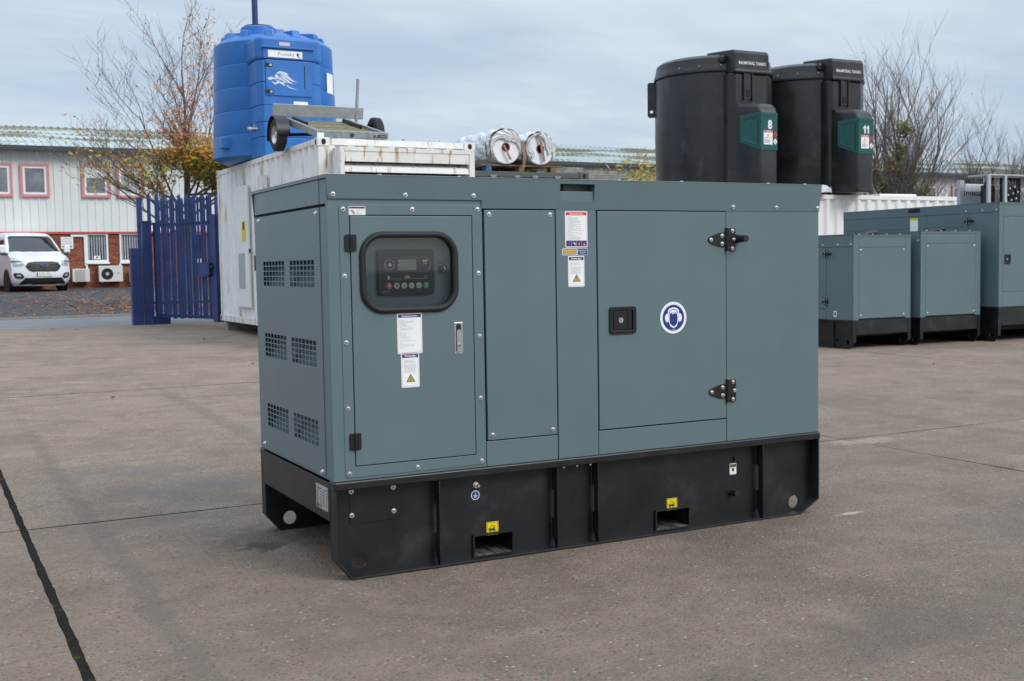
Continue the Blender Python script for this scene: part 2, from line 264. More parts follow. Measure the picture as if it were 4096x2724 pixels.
# ------------------------------------------------------------------ the setting: yard, road, forecourt
_gy = [(-400, 0), (2, 0), (8, .05), (20, .2), (24, .25), (44, .64), (60, .66), (900, .7)]
def g(Y):
    for (a, za), (b, zb) in zip(_gy, _gy[1:]):
        if Y <= b: return za + (zb - za) * (Y - a) / (b - a)
    return .7
def sheet(name, X0, X1, ys, dz, mt):
    b = MB(); xs = [X0, X1]
    b.grid(lambda u, v: (X0 + (X1 - X0) * u, ys[round(v * (len(ys) - 1))], g(ys[round(v * (len(ys) - 1))]) + dz), 8, len(ys) - 1)
    o = b.build(name, mt); o['kind'] = 'structure'; return o
sheet('ground', -500, 700, [-300, -60, 2, 8, 20, 24, 44, 60, 800], -.09, 'tarmac')
YE = 19.8
yard = sheet('yard', -40, 70, [-30, 2, 8, YE], -.009, None or 'kerb')
def concrete():
    m = bpy.data.materials.new('aggregate_concrete'); m.use_nodes = True; t = m.node_tree; n = t.nodes.new; l = t.links.new; b = t.nodes['Principled BSDF']
    geo = n('ShaderNodeNewGeometry'); P = geo.outputs['Position']
    def noise(sc, det=6, ro=.6, vec=P):
        z = n('ShaderNodeTexNoise'); l(vec, z.inputs['Vector']); z.inputs['Scale'].default_value = sc; z.inputs['Detail'].default_value = det; z.inputs['Roughness'].default_value = ro; return z.outputs[0]
    def ramp(v, a, b_, c, d):
        r = n('ShaderNodeMapRange'); l(v, r.inputs[0]); r.inputs[1].default_value = a; r.inputs[2].default_value = b_; r.inputs[3].default_value = c; r.inputs[4].default_value = d; return r.outputs[0]
    def mixc(f, a, c, mode='MIX'):
        h = n('ShaderNodeMix'); h.data_type = 'RGBA'; h.blend_type = mode
        for i, q in ((0, f), (6, a), (7, c)):
            if isinstance(q, (int, float)): h.inputs[i].default_value = q
            elif isinstance(q, tuple): h.inputs[i].default_value = (*q, 1)
            else: l(q, h.inputs[i])
        return h.outputs[2]
    c = mixc(ramp(noise(.45, 5, .6), .35, .65, 0, 1), (0.235, 0.192, 0.152), (0.285, 0.234, 0.188))
    mp = n('ShaderNodeMapping'); l(P, mp.inputs[0]); mp.inputs['Scale'].default_value = (.5, 3.2, 1); mp.inputs['Rotation'].default_value = (0, 0, R(8))
    c = mixc(ramp(noise(1.6, 8, .66, mp.outputs[0]), .40, .68, 0, .75), c, (0.185, 0.159, 0.134))
    c = mixc(ramp(noise(.8, 9, .72), .46, .60, 0, .72), c, (.150, .126, .108))
    c = mixc(ramp(noise(2.7, 8, .7), .50, .64, 0, .62), c, (.325, .262, .215))
    c = mixc(ramp(noise(1.1, 5, .6), .58, .72, 0, .6), c, (0.335, 0.281, 0.221))
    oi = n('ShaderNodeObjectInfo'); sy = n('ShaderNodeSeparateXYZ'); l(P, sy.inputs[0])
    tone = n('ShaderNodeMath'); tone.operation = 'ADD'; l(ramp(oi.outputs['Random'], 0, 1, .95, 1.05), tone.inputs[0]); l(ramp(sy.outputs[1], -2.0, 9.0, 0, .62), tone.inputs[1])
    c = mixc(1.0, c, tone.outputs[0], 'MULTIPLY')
    # stones in the worn surface
    vo = n('ShaderNodeTexVoronoi'); l(P, vo.inputs['Vector']); vo.inputs['Scale'].default_value = 80; vo.inputs['Randomness'].default_value = 1
    cr = n('ShaderNodeValToRGB'); l(vo.outputs['Color'], cr.inputs[0]); e = cr.color_ramp.elements; e[0].position = 0; e[0].color = (.07, .06, .055, 1); e[1].position = 1; e[1].color = (.62, .57, .50, 1)
    for ps, q in ((.3, (.20, .165, .15, 1)), (.50, (.33, .19, .15, 1)), (.62, (.20, .185, .17, 1)), (.87, (.30, .27, .235, 1))): k = e.new(ps); k.color = q
    sf = ramp(noise(3.0, 4), .34, .58, .55, 1.0)
    st = ramp(vo.outputs['Distance'], .30, .62, 1, 0); mm = n('ShaderNodeMath'); mm.operation = 'MULTIPLY'; l(sf, mm.inputs[0]); l(st, mm.inputs[1])
    c = mixc(mm.outputs[0], c, cr.outputs[0])
    v2 = n('ShaderNodeTexVoronoi'); l(P, v2.inputs['Vector']); v2.inputs['Scale'].default_value = 21; v2.inputs['Randomness'].default_value = 1
    sepc = n('ShaderNodeSeparateColor'); l(v2.outputs['Color'], sepc.inputs[0])
    dk = n('ShaderNodeMath'); dk.operation = 'MULTIPLY'; l(ramp(sepc.outputs[0], .955, .965, 0, .8), dk.inputs[0]); l(ramp(v2.outputs['Distance'], .06, .20, 1, 0), dk.inputs[1]); c = mixc(dk.outputs[0], c, (.05, .045, .04))
    lt = n('ShaderNodeMath'); lt.operation = 'MULTIPLY'; l(ramp(sepc.outputs[1], .95, .96, 0, .8), lt.inputs[0]); l(ramp(v2.outputs['Distance'], .1, .18, 1, 0), lt.inputs[1]); c = mixc(lt.outputs[0], c, (.52, .50, .46))
    # old damp and oil stains
    rgh = None
    for (sx, sy, rx, ry, col, am) in ((-.09, .78, .10, .12, (.05, .043, .038), .8), (-.02, .95, .3, .30, (.125, .11, .10), .6), (-.05, 2.45, .55, .30, (.205, .205, .215), .45), (-.45, 3.1, .5, .25, (.205, .205, .215), .3), (3.4, -.9, .9, .6, (.17, .155, .145), .45), (-.72, 1.2, .07, 6.0, (.16, .145, .13), .40), (.75, 4.6, .10, 5.0, (.17, .155, .14), .35), (5.6, 2.5, .12, 6.0, (.16, .145, .13), .35), (4.45, 1.6, .35, .12, (.42, .38, .32), .7), (2.0, -1.6, 1.1, .35, (.15, .13, .115), .4), (2.66, -.12, .10, .03, (.6, .58, .54), .8)):
        vs = n('ShaderNodeVectorMath'); vs.operation = 'SUBTRACT'; l(P, vs.inputs[0]); vs.inputs[1].default_value = (sx, sy, 0)
        vd = n('ShaderNodeVectorMath'); vd.operation = 'DIVIDE'; l(vs.outputs[0], vd.inputs[0]); vd.inputs[1].default_value = (rx, ry, 1)
        ln = n('ShaderNodeVectorMath'); ln.operation = 'LENGTH'; l(vd.outputs[0], ln.inputs[0])
        ad = n('ShaderNodeMath'); ad.operation = 'ADD'; l(ln.outputs['Value'], ad.inputs[0]); l(ramp(noise(11, 6, .7), .2, .8, -.75, .75), ad.inputs[1])
        c = mixc(ramp(ad.outputs[0], .55, 1.0, am, 0), c, col)
    c = mixc(1.0, c, (.79, .735, .665), 'MULTIPLY'); l(c, b.inputs['Base Color']); b.inputs['Roughness'].default_value = .88; b.inputs['Specular IOR Level'].default_value = .3
    bp = n('ShaderNodeBump'); bp.inputs['Strength'].default_value = .8; bp.inputs['Distance'].default_value = .004; l(ramp(vo.outputs['Distance'], 0, .6, 1, 0), bp.inputs['Height'])
    b2 = n('ShaderNodeBump'); b2.inputs['Strength'].default_value = .4; b2.inputs['Distance'].default_value = .01; l(noise(14, 6, .7), b2.inputs['Height']); l(bp.outputs[0], b2.inputs['Normal']); l(b2.outputs[0], b.inputs['Normal'])
    return m
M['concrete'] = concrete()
M['filler'] = mat('joint_filler', (.020, .0185, .016), 1.0, spec=.05, var=.3, vscale=30, col2=(.075, .09, .015), c2=(.56, .68), c2scale=3.4)
yard.data.materials[0] = M['filler']
XL = [-1.045 + 5.425 * i for i in range(-3, 11)]; YL = [1.755 + 6.25 * j for j in range(-3, 3)] + [YE]
def slab(i, j):
    rs = random.Random(i * 31 + j); x0, x1, y0, y1 = XL[i], XL[i + 1], YL[j], YL[j + 1]
    gy0 = (.009, .020)[j - 3] if j in (3, 4) else .006; gy1 = (.009, .020)[j - 2] if j + 1 in (3, 4) else .006; gx0 = .019 if i == 3 else .008; gx1 = .016 if i + 1 == 3 else .008; near = (i in (2, 3) and j in (2, 3)); nx, ny = (70, 110) if near else (14, 14)
    ed = {}
    def jit(k, q, a): return a * (math.sin(q * 9.1 + k * 2.3 + i) * .5 + math.sin(q * 23.7 + k) * .3 + rs.uniform(-.6, .6))
    ja = [[jit(k, q / 10, .003 if near else .003) for q in range(max(nx, ny) + 1)] for k in range(4)]
    def fn(u, v):
        a, c = round(u * nx), round(v * ny)
        X = x0 + gx0 + ja[0][c] + u * ((x1 - gx1 - ja[1][c]) - (x0 + gx0 + ja[0][c])); Y = y0 + gy0 + ja[2][a] + v * ((y1 - gy1 - ja[3][a]) - (y0 + gy0 + ja[2][a]))
        e = -.005 if (a in (0, nx) or c in (0, ny)) else 0
        return (X, Y, g(Y) + e + .0015 * math.sin(X * 2.1 + i) * math.sin(Y * 1.7 + j) - .0015)
    b = MB(); b.grid(fn, nx, ny)
    def skirt(fa):
        p = [Vector(fa(q / 14)) for q in range(15)]; b.add(p + [q - Vector((0, 0, .04)) for q in p], [(q, q + 1, 16 + q, 15 + q) for q in range(14)])
    for fa in (lambda q: fn(0, q), lambda q: fn(1, q), lambda q: fn(q, 0), lambda q: fn(q, 1)): skirt(fa)
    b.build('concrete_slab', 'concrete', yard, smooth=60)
for i in range(len(XL) - 1):
    for j in range(len(YL) - 1): slab(i, j)
sheet('road', -200, 300, [YE + .02, 24], -.03, 'road')
sheet('forecourt', -200, 300, [24.15, 34, 44], 0., 'tarmac')
kb = MB(); kb.box(-200, 300, 24, 24.14, .1, .266); k_ = kb.build('kerb', 'kerb', bevel=.01); k_['kind'] = 'structure'
# ------------------------------------------------------------------ the generator in front
L, W, ZB, ZT = 2.5635, 1.10, .41, 1.65
gen = thing('generator', 'large grey-blue canopied generator with round window over its control panel, alone on the slabs', 'generator', (0, 0, 0))
def plate(name, poly, y0=0., y1=.018, holes=(), mt='paint', par=None, bevel=.0016, ax='y', smooth=None):
    b = MB(); b.prism(poly, y0, y1, ax, holes); return b.build(name, mt, par or gen, bevel=bevel, smooth=smooth)
DOOR = (.0955, .6365, .470, 1.488)
# inner shell behind the gaps, with the control recess left open
c = MB(); c.box(.13, .16, .30, .9, .42, 1.60); c.box(.66, L - .02, .028, W - .02, .42, 1.60); c.box(.16, .66, .30, W - .02, .42, 1.60); c.box(.13, .66, .020, .30, .42, 1.02)
c.build('inner_shell', 'void', gen)
door_hole = rect(DOOR[0] - .004, DOOR[1] + .004, DOOR[2] - .004, DOOR[3] + .004)
plate('corner_panel', rect(0, .6885, ZB, 1.64), 0, .02, [door_hole])
plate('door_frame', rrect(.049, .6865, .4225, 1.5345, .016), -.0032, .0, [door_hole], bevel=.0012)
WX0, WX1, WZ0, WZ1 = .129, .569, 1.088, 1.425
wo_ = rrect(WX0 + .014, WX1 - .014, WZ0 + .014, WZ1 - .014, .085, 10)
door = plate('control_door', rect(*DOOR), -.0045, .016, [wo_])
ring = rrect(WX0 + .0135, WX1 - .0135, WZ0 + .0135, WZ1 - .0135, .088, 14)
b = MB(); b.tube([(q[0], -.0075, q[1]) for q in ring], .0132, 12, closed=True); b.build('window_seal', 'rubber', door, smooth=60)
b = MB(); b.prism(rrect(WX0 + .012, WX1 - .012, WZ0 + .012, WZ1 - .012, .088, 10), .002, .005); b.build('window_pane', 'acrylic', door)
# control panel in the recess
panel_y = .040
_k = (panel_y - CAM.y) / (-CAM.y)
PX = Matrix.Translation((CAM.x + (.204 - .2025 * .969 - CAM.x) * _k, 0, CAM.z + (1.163 - 1.152 * .95 - CAM.z) * _k)) @ Matrix.Diagonal((.969 * _k, 1, .95 * _k, 1))
def PB():
    q = MB(); q.x = PX; return q
plate('control_plate', rect(.10, .66, 1.03, 1.49), panel_y, panel_y + .004, mt='paint', bevel=0)
b = PB(); b.prism(rrect(.2025, .4605, 1.152, 1.350, .014), panel_y - .020, panel_y); ctl = b.build('controller', 'panelblk', gen, bevel=.003)
py = panel_y - .0215
b = PB(); b.prism(rrect(.292, .376, 1.259, 1.306, .002), py + .0008, py + .0016); b.build('display', 'lcd', ctl)
b = PB()
def ringline(mb, poly, y, t):
    n = len(poly); cx = sum(q[0] for q in poly) / n; cz = sum(q[1] for q in poly) / n; inn = []
    for q in poly:
        d = math.hypot(q[0] - cx, q[1] - cz); inn.append((cx + (q[0] - cx) * (1 - t / d), cz + (q[1] - cz) * (1 - t / d)))
    mb.add([(q[0], y, q[1]) for q in poly] + [(q[0], y, q[1]) for q in inn], [(i, (i + 1) % n, n + (i + 1) % n, n + i) for i in range(n)])
ringline(b, rrect(.229, .441, 1.252, 1.313, .026, 5), py, .0012); ringline(b, circ(.2555, 1.2835, .0225, 20), py, .0012)
b.prism(circ(.2555, 1.2835, .0075, 12), py - .001, py + .001)
for a in range(8): b.prism(circ(.2555 + .0165 * math.cos(a * .785), 1.2835 + .0165 * math.sin(a * .785), .0018, 6), py, py + .001)
b.text('DSE', .4165, 1.284, py, .012, bold=.02)
b.box(.406, .427, py, py + .001, 1.2955, 1.3035)
for x0, x1 in ((.261, .309), (.314, .358), (.363, .408)): b.box(x0, x1, py, py + .001, 1.2215, 1.2228)
for k, h in enumerate((.004, .008, .012, .007, .009, .005)): b.box(.322 + k * .0042, .3252 + k * .0042, py, py + .001, 1.226, 1.226 + h)
b.prism(circ(.249, 1.229, .0065, 10), py, py + .001); b.box(.2465, .2515, py, py + .001, 1.2175, 1.223); ringline(b, circ(.4195, 1.229, .008, 14), py, .0014)
b.text('Made in U.K.', .222, 1.166, py, .006, 'L'); b.build('panel_print', 'buttongrey', ctl)
for k, mt in enumerate(('buttonred', 'buttongrey', 'buttongrey', 'buttongrey', 'buttongrey', 'green')):
    x = .2505 + k * .0340; b = PB(); b.prism(circ(x, 1.1925, .0118, 18), py - .0025, py); b.mt(1); ringline(b, circ(x, 1.1925, .0128, 18), py - .0003, .0012)
    b.mt(2 if k in (1, 2, 3, 4) else 3)
    if k == 0: ringline(b, circ(x, 1.1925, .0055, 12), py - .003, .0016)
    elif k == 5: b.box(x - .0012, x + .0012, py - .0032, py - .0028, 1.186, 1.199)
    elif k == 1: b.prism(circ(x, 1.1935, .005, 8, .006), py - .0032, py - .0028)
    elif k == 2: b.prism(circ(x, 1.195, .004, 8), py - .0032, py - .0028); b.box(x - .002, x + .002, py - .0032, py - .0028, 1.185, 1.192)
    elif k == 3: ringline(b, rect(x - .007, x + .007, 1.188, 1.197), py - .003, .0018)
    else: b.add([(x - .006, py - .003, 1.197), (x - .006, py - .003, 1.188), (x + .006, py - .003, 1.197), (x + .006, py - .003, 1.188), (x, py - .003, 1.1925)], [(0, 1, 4), (2, 4, 3)])
    b.build('button', [mt, 'white', 'ink' if k != 2 else 'buttonred', 'white'], ctl)
b = PB(); b.prism(circ(.5055, 1.262, .0185, 24), panel_y - .012, panel_y); b.prism(circ(.5055, 1.262, .013, 18), panel_y - .022, panel_y - .012); b.mt(1).add([(.503, panel_y - .0226, 1.272), (.506, panel_y - .0226, 1.2735), (.5135, panel_y - .0226, 1.2605), (.5105, panel_y - .0226, 1.259)], [(0, 1, 2, 3)])
b.build('power_switch', ['panelblk', 'white'], gen, smooth=40)
b = PB(); b.prism(rrect(.484, .520, 1.286, 1.298, .001), panel_y - .002, panel_y); b.mt(1).text('POWER SWITCH', .502, 1.2935, panel_y - .0025, .0035, width=.030); b.text('OFF       ON', .502, 1.288, panel_y - .0025, .0035, width=.026); b.build('switch_label', ['ink', 'buttongrey'], gen)
# leaf hinges of the control door
for zc_ in (1.379, .571):
    b = MB(); b.prism(rrect(.069, .0935, zc_ - .034, zc_ + .034, .006), -.0105, -.0045); b.prism(rrect(.0945, .118, zc_ - .034, zc_ + .034, .006), -.0105, -.0045)
    for k in range(5): b.cyl((.094, -.011, zc_ - .034 + k * .0136), (.094, -.011, zc_ - .034 + k * .0136 + .0128), .0068, n=12)
    b.build('hinge', 'blackplate', gen, smooth=40, bevel=.0008)
# swing-handle latch
b = MB(); b.prism(rrect(.5455, .5855, .906, 1.040, .002), -.0065, -.004); b.build('latch_plate', 'chrome', door, bevel=.001)
b = MB(); b.prism(rrect(.5535, .5775, .912, 1.034, .010), -.0068, -.0062); b.mt(1).prism(rrect(.5550, .5760, .916, 1.010, .008), -.0125, -.0066); b.prism(circ(.5655, .9435, .0085, 16), -.0155, -.0125); b.mt(2).prism(circ(.5655, .9425, .0035, 8), -.016, -.0154); b.mt(0).prism(circ(.5655, 1.0215, .008, 14), -.0072, -.0066); b.mt(1).box(.5560, .5750, -.0105, -.0066, .9125, .921)
b.build('latch_handle', ['void', 'chrome', 'ink'], door, smooth=40)
# other front panels
plate('service_panel', rect(.6975, 1.0425, .5235, 1.5155), -.004, .016)
plate('sill_panel', rect(.692, 1.0455, ZB, .5185), 0, .02)
plate('pillar', rect(1.0495, 1.2565, ZB, 1.60), -.0025, .02)
edoor = plate('engine_door', rect(1.2635, 1.9815, .5245, 1.5145), -.004, .016)
plate('sill_panel', rect(1.2605, 1.9835, ZB, .5185), 0, .02)
plate('radiator_panel', rect(1.9865, L, ZB, 1.60), -.001, .02)
# roof: flared band, top sheet, lifting pocket
FL = .0137
def yb(z): return -.0035 - FL * max(0, (z - 1.52)) / .13
HX0, HX1, HZ0, HZ1 = 1.067, 1.245, 1.559, 1.632
b = MB(); xs = [-.003, .685, HX0, HX1, L + .001]
def bandq(x0, x1, z0, z1, xe0=0, xe1=0):
    P = [(x0, yb(z0), z0), (x1, yb(z0), z0), (x1 + xe1, yb(z1), z1), (x0 - xe0, yb(z1), z1)]
    b.add(P + [(q[0], q[1] + .004, q[2]) for q in P], [(0, 1, 2, 3), (7, 6, 5, 4), (0, 4, 5, 1), (1, 5, 6, 2), (2, 6, 7, 3), (3, 7, 4, 0)])
bandq(.004, .685, 1.5565, ZT, .0105); bandq(.685, HX0, 1.5215, ZT); bandq(HX0, HX1, 1.5215, HZ0); bandq(HX0, HX1, HZ1, ZT); bandq(HX1, L + .001, 1.5195, ZT, 0, .0065)
band = b.build('roof_band', 'paint', gen)
b = MB(); b.box(HX0 - .004, HX1 + .004, .050, .055, HZ0 - .01, HZ1 + .01); b.box(HX0 - .004, HX0 - .001, -.008, .055, HZ0 - .01, HZ1 + .01); b.box(HX1 + .001, HX1 + .004, -.008, .055, HZ0 - .01, HZ1 + .01); b.box(HX0, HX1, -.004, .05, HZ0 - .006, HZ0 - .003); b.box(HX0, HX1, .02, .05, HZ1 + .003, HZ1 + .006)
b.cyl((HX0 + .05, .040, HZ0), (HX0 + .05, .040, HZ1), .006, n=8); b.build('lifting_pocket', 'paint', band)
b = MB(); b.box(-.0095, L + .0075, yb(ZT) - .001, W + .018, ZT - .0005, ZT + .003); b.box(-.0095, -.006, yb(ZT), W + .018, ZT - .012, ZT); b.box(L + .003, L + .0065, yb(ZT), W + .018, ZT - .012, ZT)
b.build('roof_sheet', 'paint', gen, bevel=.001)
for x in (.02, .24, .6, 1.4, 1.75, 2.27, 2.5): b = MB(); b.cyl((x, .03, ZT + .003), (x, .03, ZT + .010), .008, n=10); b.build('roof_bolt', 'steel', gen, smooth=40)
# left end: corner strips, louvred panel, top closing strip
vents = [(.170, .5255, 1.198, 1.3155), (.602, .9555, 1.198, 1.3155), (.170, .5285, .865, .979), (.602, .9605, .865, .979), (.170, .5275, .533, .645), (.602, .9545, .533, .645)]
holes = []
for (y0, y1, z0, z1) in vents:
    pw, ph = (y1 - y0) / 7, (z1 - z0) / 5
    for i in range(7):
        for j in range(5): holes.append(rect(y0 + i * pw + .0045, y0 + (i + 1) * pw - .0045, z0 + j * ph + .0022, z0 + (j + 1) * ph - .0022))
plate('vent_panel', rect(.0925, 1.003, .4225, 1.5255), -.0035, .0, holes, ax='x', bevel=0)
wn = rect(.13, .99, .5, 1.36)
plate('end_panel', rect(.0205, W - .0125, ZB, 1.5255), .0, .012, [rect(.13, .99, .50, 1.36)], ax='x', bevel=.0015)
b = MB(); b.box(.012, .02, .03, W - .03, 1.50, 1.56); b.build('gap_shade', 'void', gen)  # dark box added behind the gap, standing in for its shade
plate('end_strip', rect(.0925, 1.003, 1.5375, 1.6375), -.0025, .0, ax='x', bevel=.001)
plate('end_header', rect(.0205, W - .0125, 1.5375, 1.6375), .0, .012, ax='x', bevel=.001)
for (y0, y1, z0, z1) in vents[::2]:
    b = MB(); b.add([(.012, .12, z0 - .02), (.012, 1.0, z0 - .02), (.085, 1.0, z1 + .0), (.085, .12, z1 + .0)], [(0, 1, 2, 3)]); b.build('air_baffle', 'inner', gen)
for p in ((-.0035, 1.0095, 1.507), (-.0035, .132, 1.5035), (-.0035, 1.013, .4405), (-.0035, .133, .4355)):
    bolt(gen, p, 'x', 1.05)
# far side and right end
plate('end_panel', rect(.0205, W - .0125, ZB, 1.64), L - .012, L - .0005, ax='x'); plate('rear_panel', rect(0, L, ZB, 1.52), W - .012, W)
b = MB(); P = [(0, W + .0035, 1.52), (L, W + .0035, 1.52), (L + .006, W + .0035 + FL, ZT), (-.006, W + .0035 + FL, ZT)]; b.add(P + [(q[0], q[1] - .004, q[2]) for q in P], [(0, 1, 2, 3), (7, 6, 5, 4), (0, 4, 5, 1), (1, 5, 6, 2), (2, 6, 7, 3), (3, 7, 4, 0)]); b.build('roof_band', 'paint', gen)
for p in ((.024, 1.574), (.335, 1.574), (.646, 1.575)): bolt(gen, (p[0], yb(p[1]) - .0003, p[1]))
for p in ((2.025, 1.539), (2.29, 1.538), (2.553, 1.538)): bolt(gen, (p[0], yb(p[1]) - .0003, p[1]))
for x, zs in ((.0665, (1.515, 1.246, .977, .708, .440)), (.3665, (1.516, .4395)), (.6655, (1.518, 1.247, .978, .711, .439))):
    for z in zs: bolt(gen, (x, -.0033, z))
for p in ((.720, 1.497), (1.019, 1.497), (.7205, .547), (1.019, .547)): bolt(gen, (p[0], -.0042, p[1]))
# strap hinges of the engine door
for zc_, sz in ((1.383, .054), (.656, .060)):
    b = MB(); sx = 1.9795
    b.prism([(sx, zc_ + .034), (sx - .036, zc_ + .034), (sx - .090, zc_ + .017), (sx - .101, zc_ + .008), (sx - .104, zc_), (sx - .101, zc_ - .008), (sx - .090, zc_ - .017), (sx - .036, zc_ - .034), (sx, zc_ - .034)], -.0105, -.004)
    b.prism(rrect(1.992, 2.0345, zc_ - .054, zc_ + .054, .008), -.0105, -.0012); b.cyl((1.985, -.0115, zc_ - .056), (1.985, -.0115, zc_ + .056), .0085, n=14)
    h = b.build('hinge', 'blackplate', gen, smooth=40, bevel=.0008)
    b = MB(); b.cyl((1.985, -.0115, zc_ + .056), (1.985, -.0115, zc_ + .060), .006, n=10); b.cyl((1.985, -.0115, zc_ - .060), (1.985, -.0115, zc_ - .056), .006, n=10); b.build('hinge_pin', 'gold', h)
    for px_, pz in ((1.890, 0), (1.9545, .019), (1.9545, -.019), (2.0165, .042), (2.026, 0), (2.0165, -.042)): bolt(gen, (px_, -.0105, zc_ + pz), s=.95)
b = MB(); b.cyl((2.050, -.001, 1.386), (2.050, -.020, 1.386), .021, .0185, n=20); b.cyl((2.050, -.020, 1.386), (2.050, -.072, 1.386), .0175, .016, n=20); b.mt(1).cyl((2.050, -.0722, 1.386), (2.050, -.0728, 1.386), .006, n=10); b.build('door_stop', ['rubber', 'ink'], gen, smooth=40)
# paddle latch of the engine door
b = MB(); b.prism(rrect(1.3185, 1.4625, .9565, 1.0815, .014), -.012, -.004, holes=[rrect(1.336, 1.445, .972, 1.066, .006)]); hd = b.build('paddle_latch', 'blackplate', edoor, bevel=.002)
b = MB(); b.box(1.336, 1.445, -.0036, -.0046, .972, 1.066); b.prism(rrect(1.343, 1.412, .978, 1.058, .004), -.0085, -.004); b.box(1.418, 1.440, -.0065, -.004, .976, 1.062); b.build('paddle', 'blackplate', hd, bevel=.0015)
b = MB(); b.cyl((1.378, -.0085, 1.019), (1.378, -.0135, 1.019), .0125, n=20); b.mt(1).box(1.374, 1.382, -.0139, -.0134, 1.0182, 1.0198); b.build('lock_barrel', ['chrome', 'ink'], hd, smooth=40)

# ---- labels
def label(name, x0, x1, z0, z1, y, r=.005, mt='white', desc=None):
    b = MB(); b.prism(rrect(x0, x1, z0, z1, r), y - .0006, y); return b.build(name, mt, gen, label=desc)
def lines(mb, x, z, y, size, txt, lead, width=None):
    for k, t in enumerate(txt):
        if t.strip(): mb.text(t, x, z - k * lead, y, size, 'L')
OPS = ['Before Starting:', '1. Read The Operation and Maintenance Manual', '2. Check if all the connecting screws are tight.', '3. Check level unit.', '4. Check ground unit.', '5. Check all liquid levels.', '6. Check engine cooling fan and cap degree of', '   tightness.', '7. Check oil pipes to ensure no leakage.', '8. Check battery post to ensure no deterioration.', '9. Turn battery isolator to "ON" position.', '', 'Key Start:', '1. Disconnect all external loads.', '2. Turn on the power.', '3. Insert the key.', '4. Pre-heat the machine.', '5. Release the Emergency Stop button.', '6. Turn the key to "ON" position.', '', 'Automatic Start and Remote Start:', '1. Read The Operation and Maintenance Manual.', '', 'Shutdown:', '1. Disconnect all external loads.', '2. Turn the key to "OFF" position, for automatic', '   start or remote start panel, press the "STOP"', '   button.', '3. Fill fuel tank.']
def frame_print(b, x0, x1, z0, z1, y, hd, title, hm, bm, tsize):
    """coloured border and title bar; materials: 0 border, 1 title bar, 2 white"""
    b.mt(bm); ringline(b, rrect(x0 + .004, x1 - .004, z0 + .004, z1 - .004, .004, 3), y, .0009)
    b.mt(hm).flat(rect(x0 + .005, x1 - .005, z1 - .005 - hd, z1 - .005), y - .0001); b.mt(2).text(title, (x0 + x1) / 2, z1 - .005 - hd * .72, y - .0004, tsize, width=(x1 - x0) * .64, bold=.025)
def inner_white(par, x0, x1, z0, z1, y): pass
def op_label():
    x0, x1, z0, z1, y = .2875, .3985, .9185, 1.0865, -.0045; s = label('label', x0, x1, z0, z1, y, desc='white operating instructions label with navy title'); yy = y - .001
    b = MB(); frame_print(b, x0, x1, z0, z1, yy, .0125, 'Operating Instructions', 1, 0, .009); b.build('print', ['red', 'navy', 'white'], s)
    b = MB(); lines(b, x0 + .010, z1 - .030, yy, .0034, OPS, .0041); b.text('060101', x1 - .012, z0 + .008, yy, .003); b.build('lettering', 'inkgrey', s)
def warn_label(x0, x1, z0, z1, y):
    s = label('label', x0, x1, z0, z1, y, desc='white warning signs label with gold triangle'); yy = y - .001; wd = x1 - x0
    b = MB(); frame_print(b, x0, x1, z0, z1, yy, .014, 'Warning Signs', 1, 0, .011); b.build('print', ['red', 'navy', 'white'], s)
    b = MB(); lines(b, x0 + .012, z1 - .030, yy, .0040, ['1.Check the motor current', 'transformer for looseness and', 'friction every 200 hours or half a', 'year.', '2.Check whether there is friction', 'between the cable and the steel', 'parts and check whether the bolts', 'at the vibration connections such', 'as shock absorbers are loose.', '3.Check whether the connections', ' of other running parts are loose.'], .0050)
    b.build('lettering', 'inkgrey', s)
    cx, cz = (x0 + x1) / 2 + .001, z0 + .037; b = MB(); b.flat([(cx, cz + .019), (cx - .0205, cz - .014), (cx + .0205, cz - .014)], yy); b.mt(1).flat([(cx, cz + .014), (cx - .0155, cz - .0115), (cx + .0155, cz - .0115)], yy - .0004); b.mt(0).flat([(cx - .0016, cz + .007), (cx - .0009, cz - .004), (cx + .0009, cz - .004), (cx + .0016, cz + .007)], yy - .0008); b.flat(circ(cx, cz - .0075, .0017, 8), yy - .0008)
    b.build('warning_triangle', ['ink', 'gold'], s)
op_label(); warn_label(.3015, .3825, .7775, .9205, -.0045); warn_label(1.1085, 1.1925, 1.177, 1.3145, -.0025)
s = label('label', .0905, .1625, 1.491, 1.5265, -.0032, .003, desc='small white maintenance label with dark red header'); yy = -.0042
b = MB(); b.flat(rect(.0935, .1595, 1.517, 1.5240), yy); b.mt(1); ringline(b, rrect(.0925, .1605, 1.493, 1.5245, .002, 2), yy + .0001, .0006)
for dx in (0, .007): b.add([(.098 + dx, yy, 1.511), (.1005 + dx, yy, 1.513), (.112 + dx, yy, 1.4955), (.1095 + dx, yy, 1.4940)], [(0, 1, 2, 3)])
b.mt(2).text('Maintenance Instructions', .129, 1.5185, yy - .0004, .005, width=.048); b.build('print', ['darkred', 'ink', 'red'], s)
b = MB(); lines(b, .121, 1.5115, yy, .0030, ['Maintenance must be done', 'after the machine is cooled', 'sufficiently.', 'Carefully read the User', 'Manual before operation.'], .0040); b.build('lettering', 'inkgrey', s)
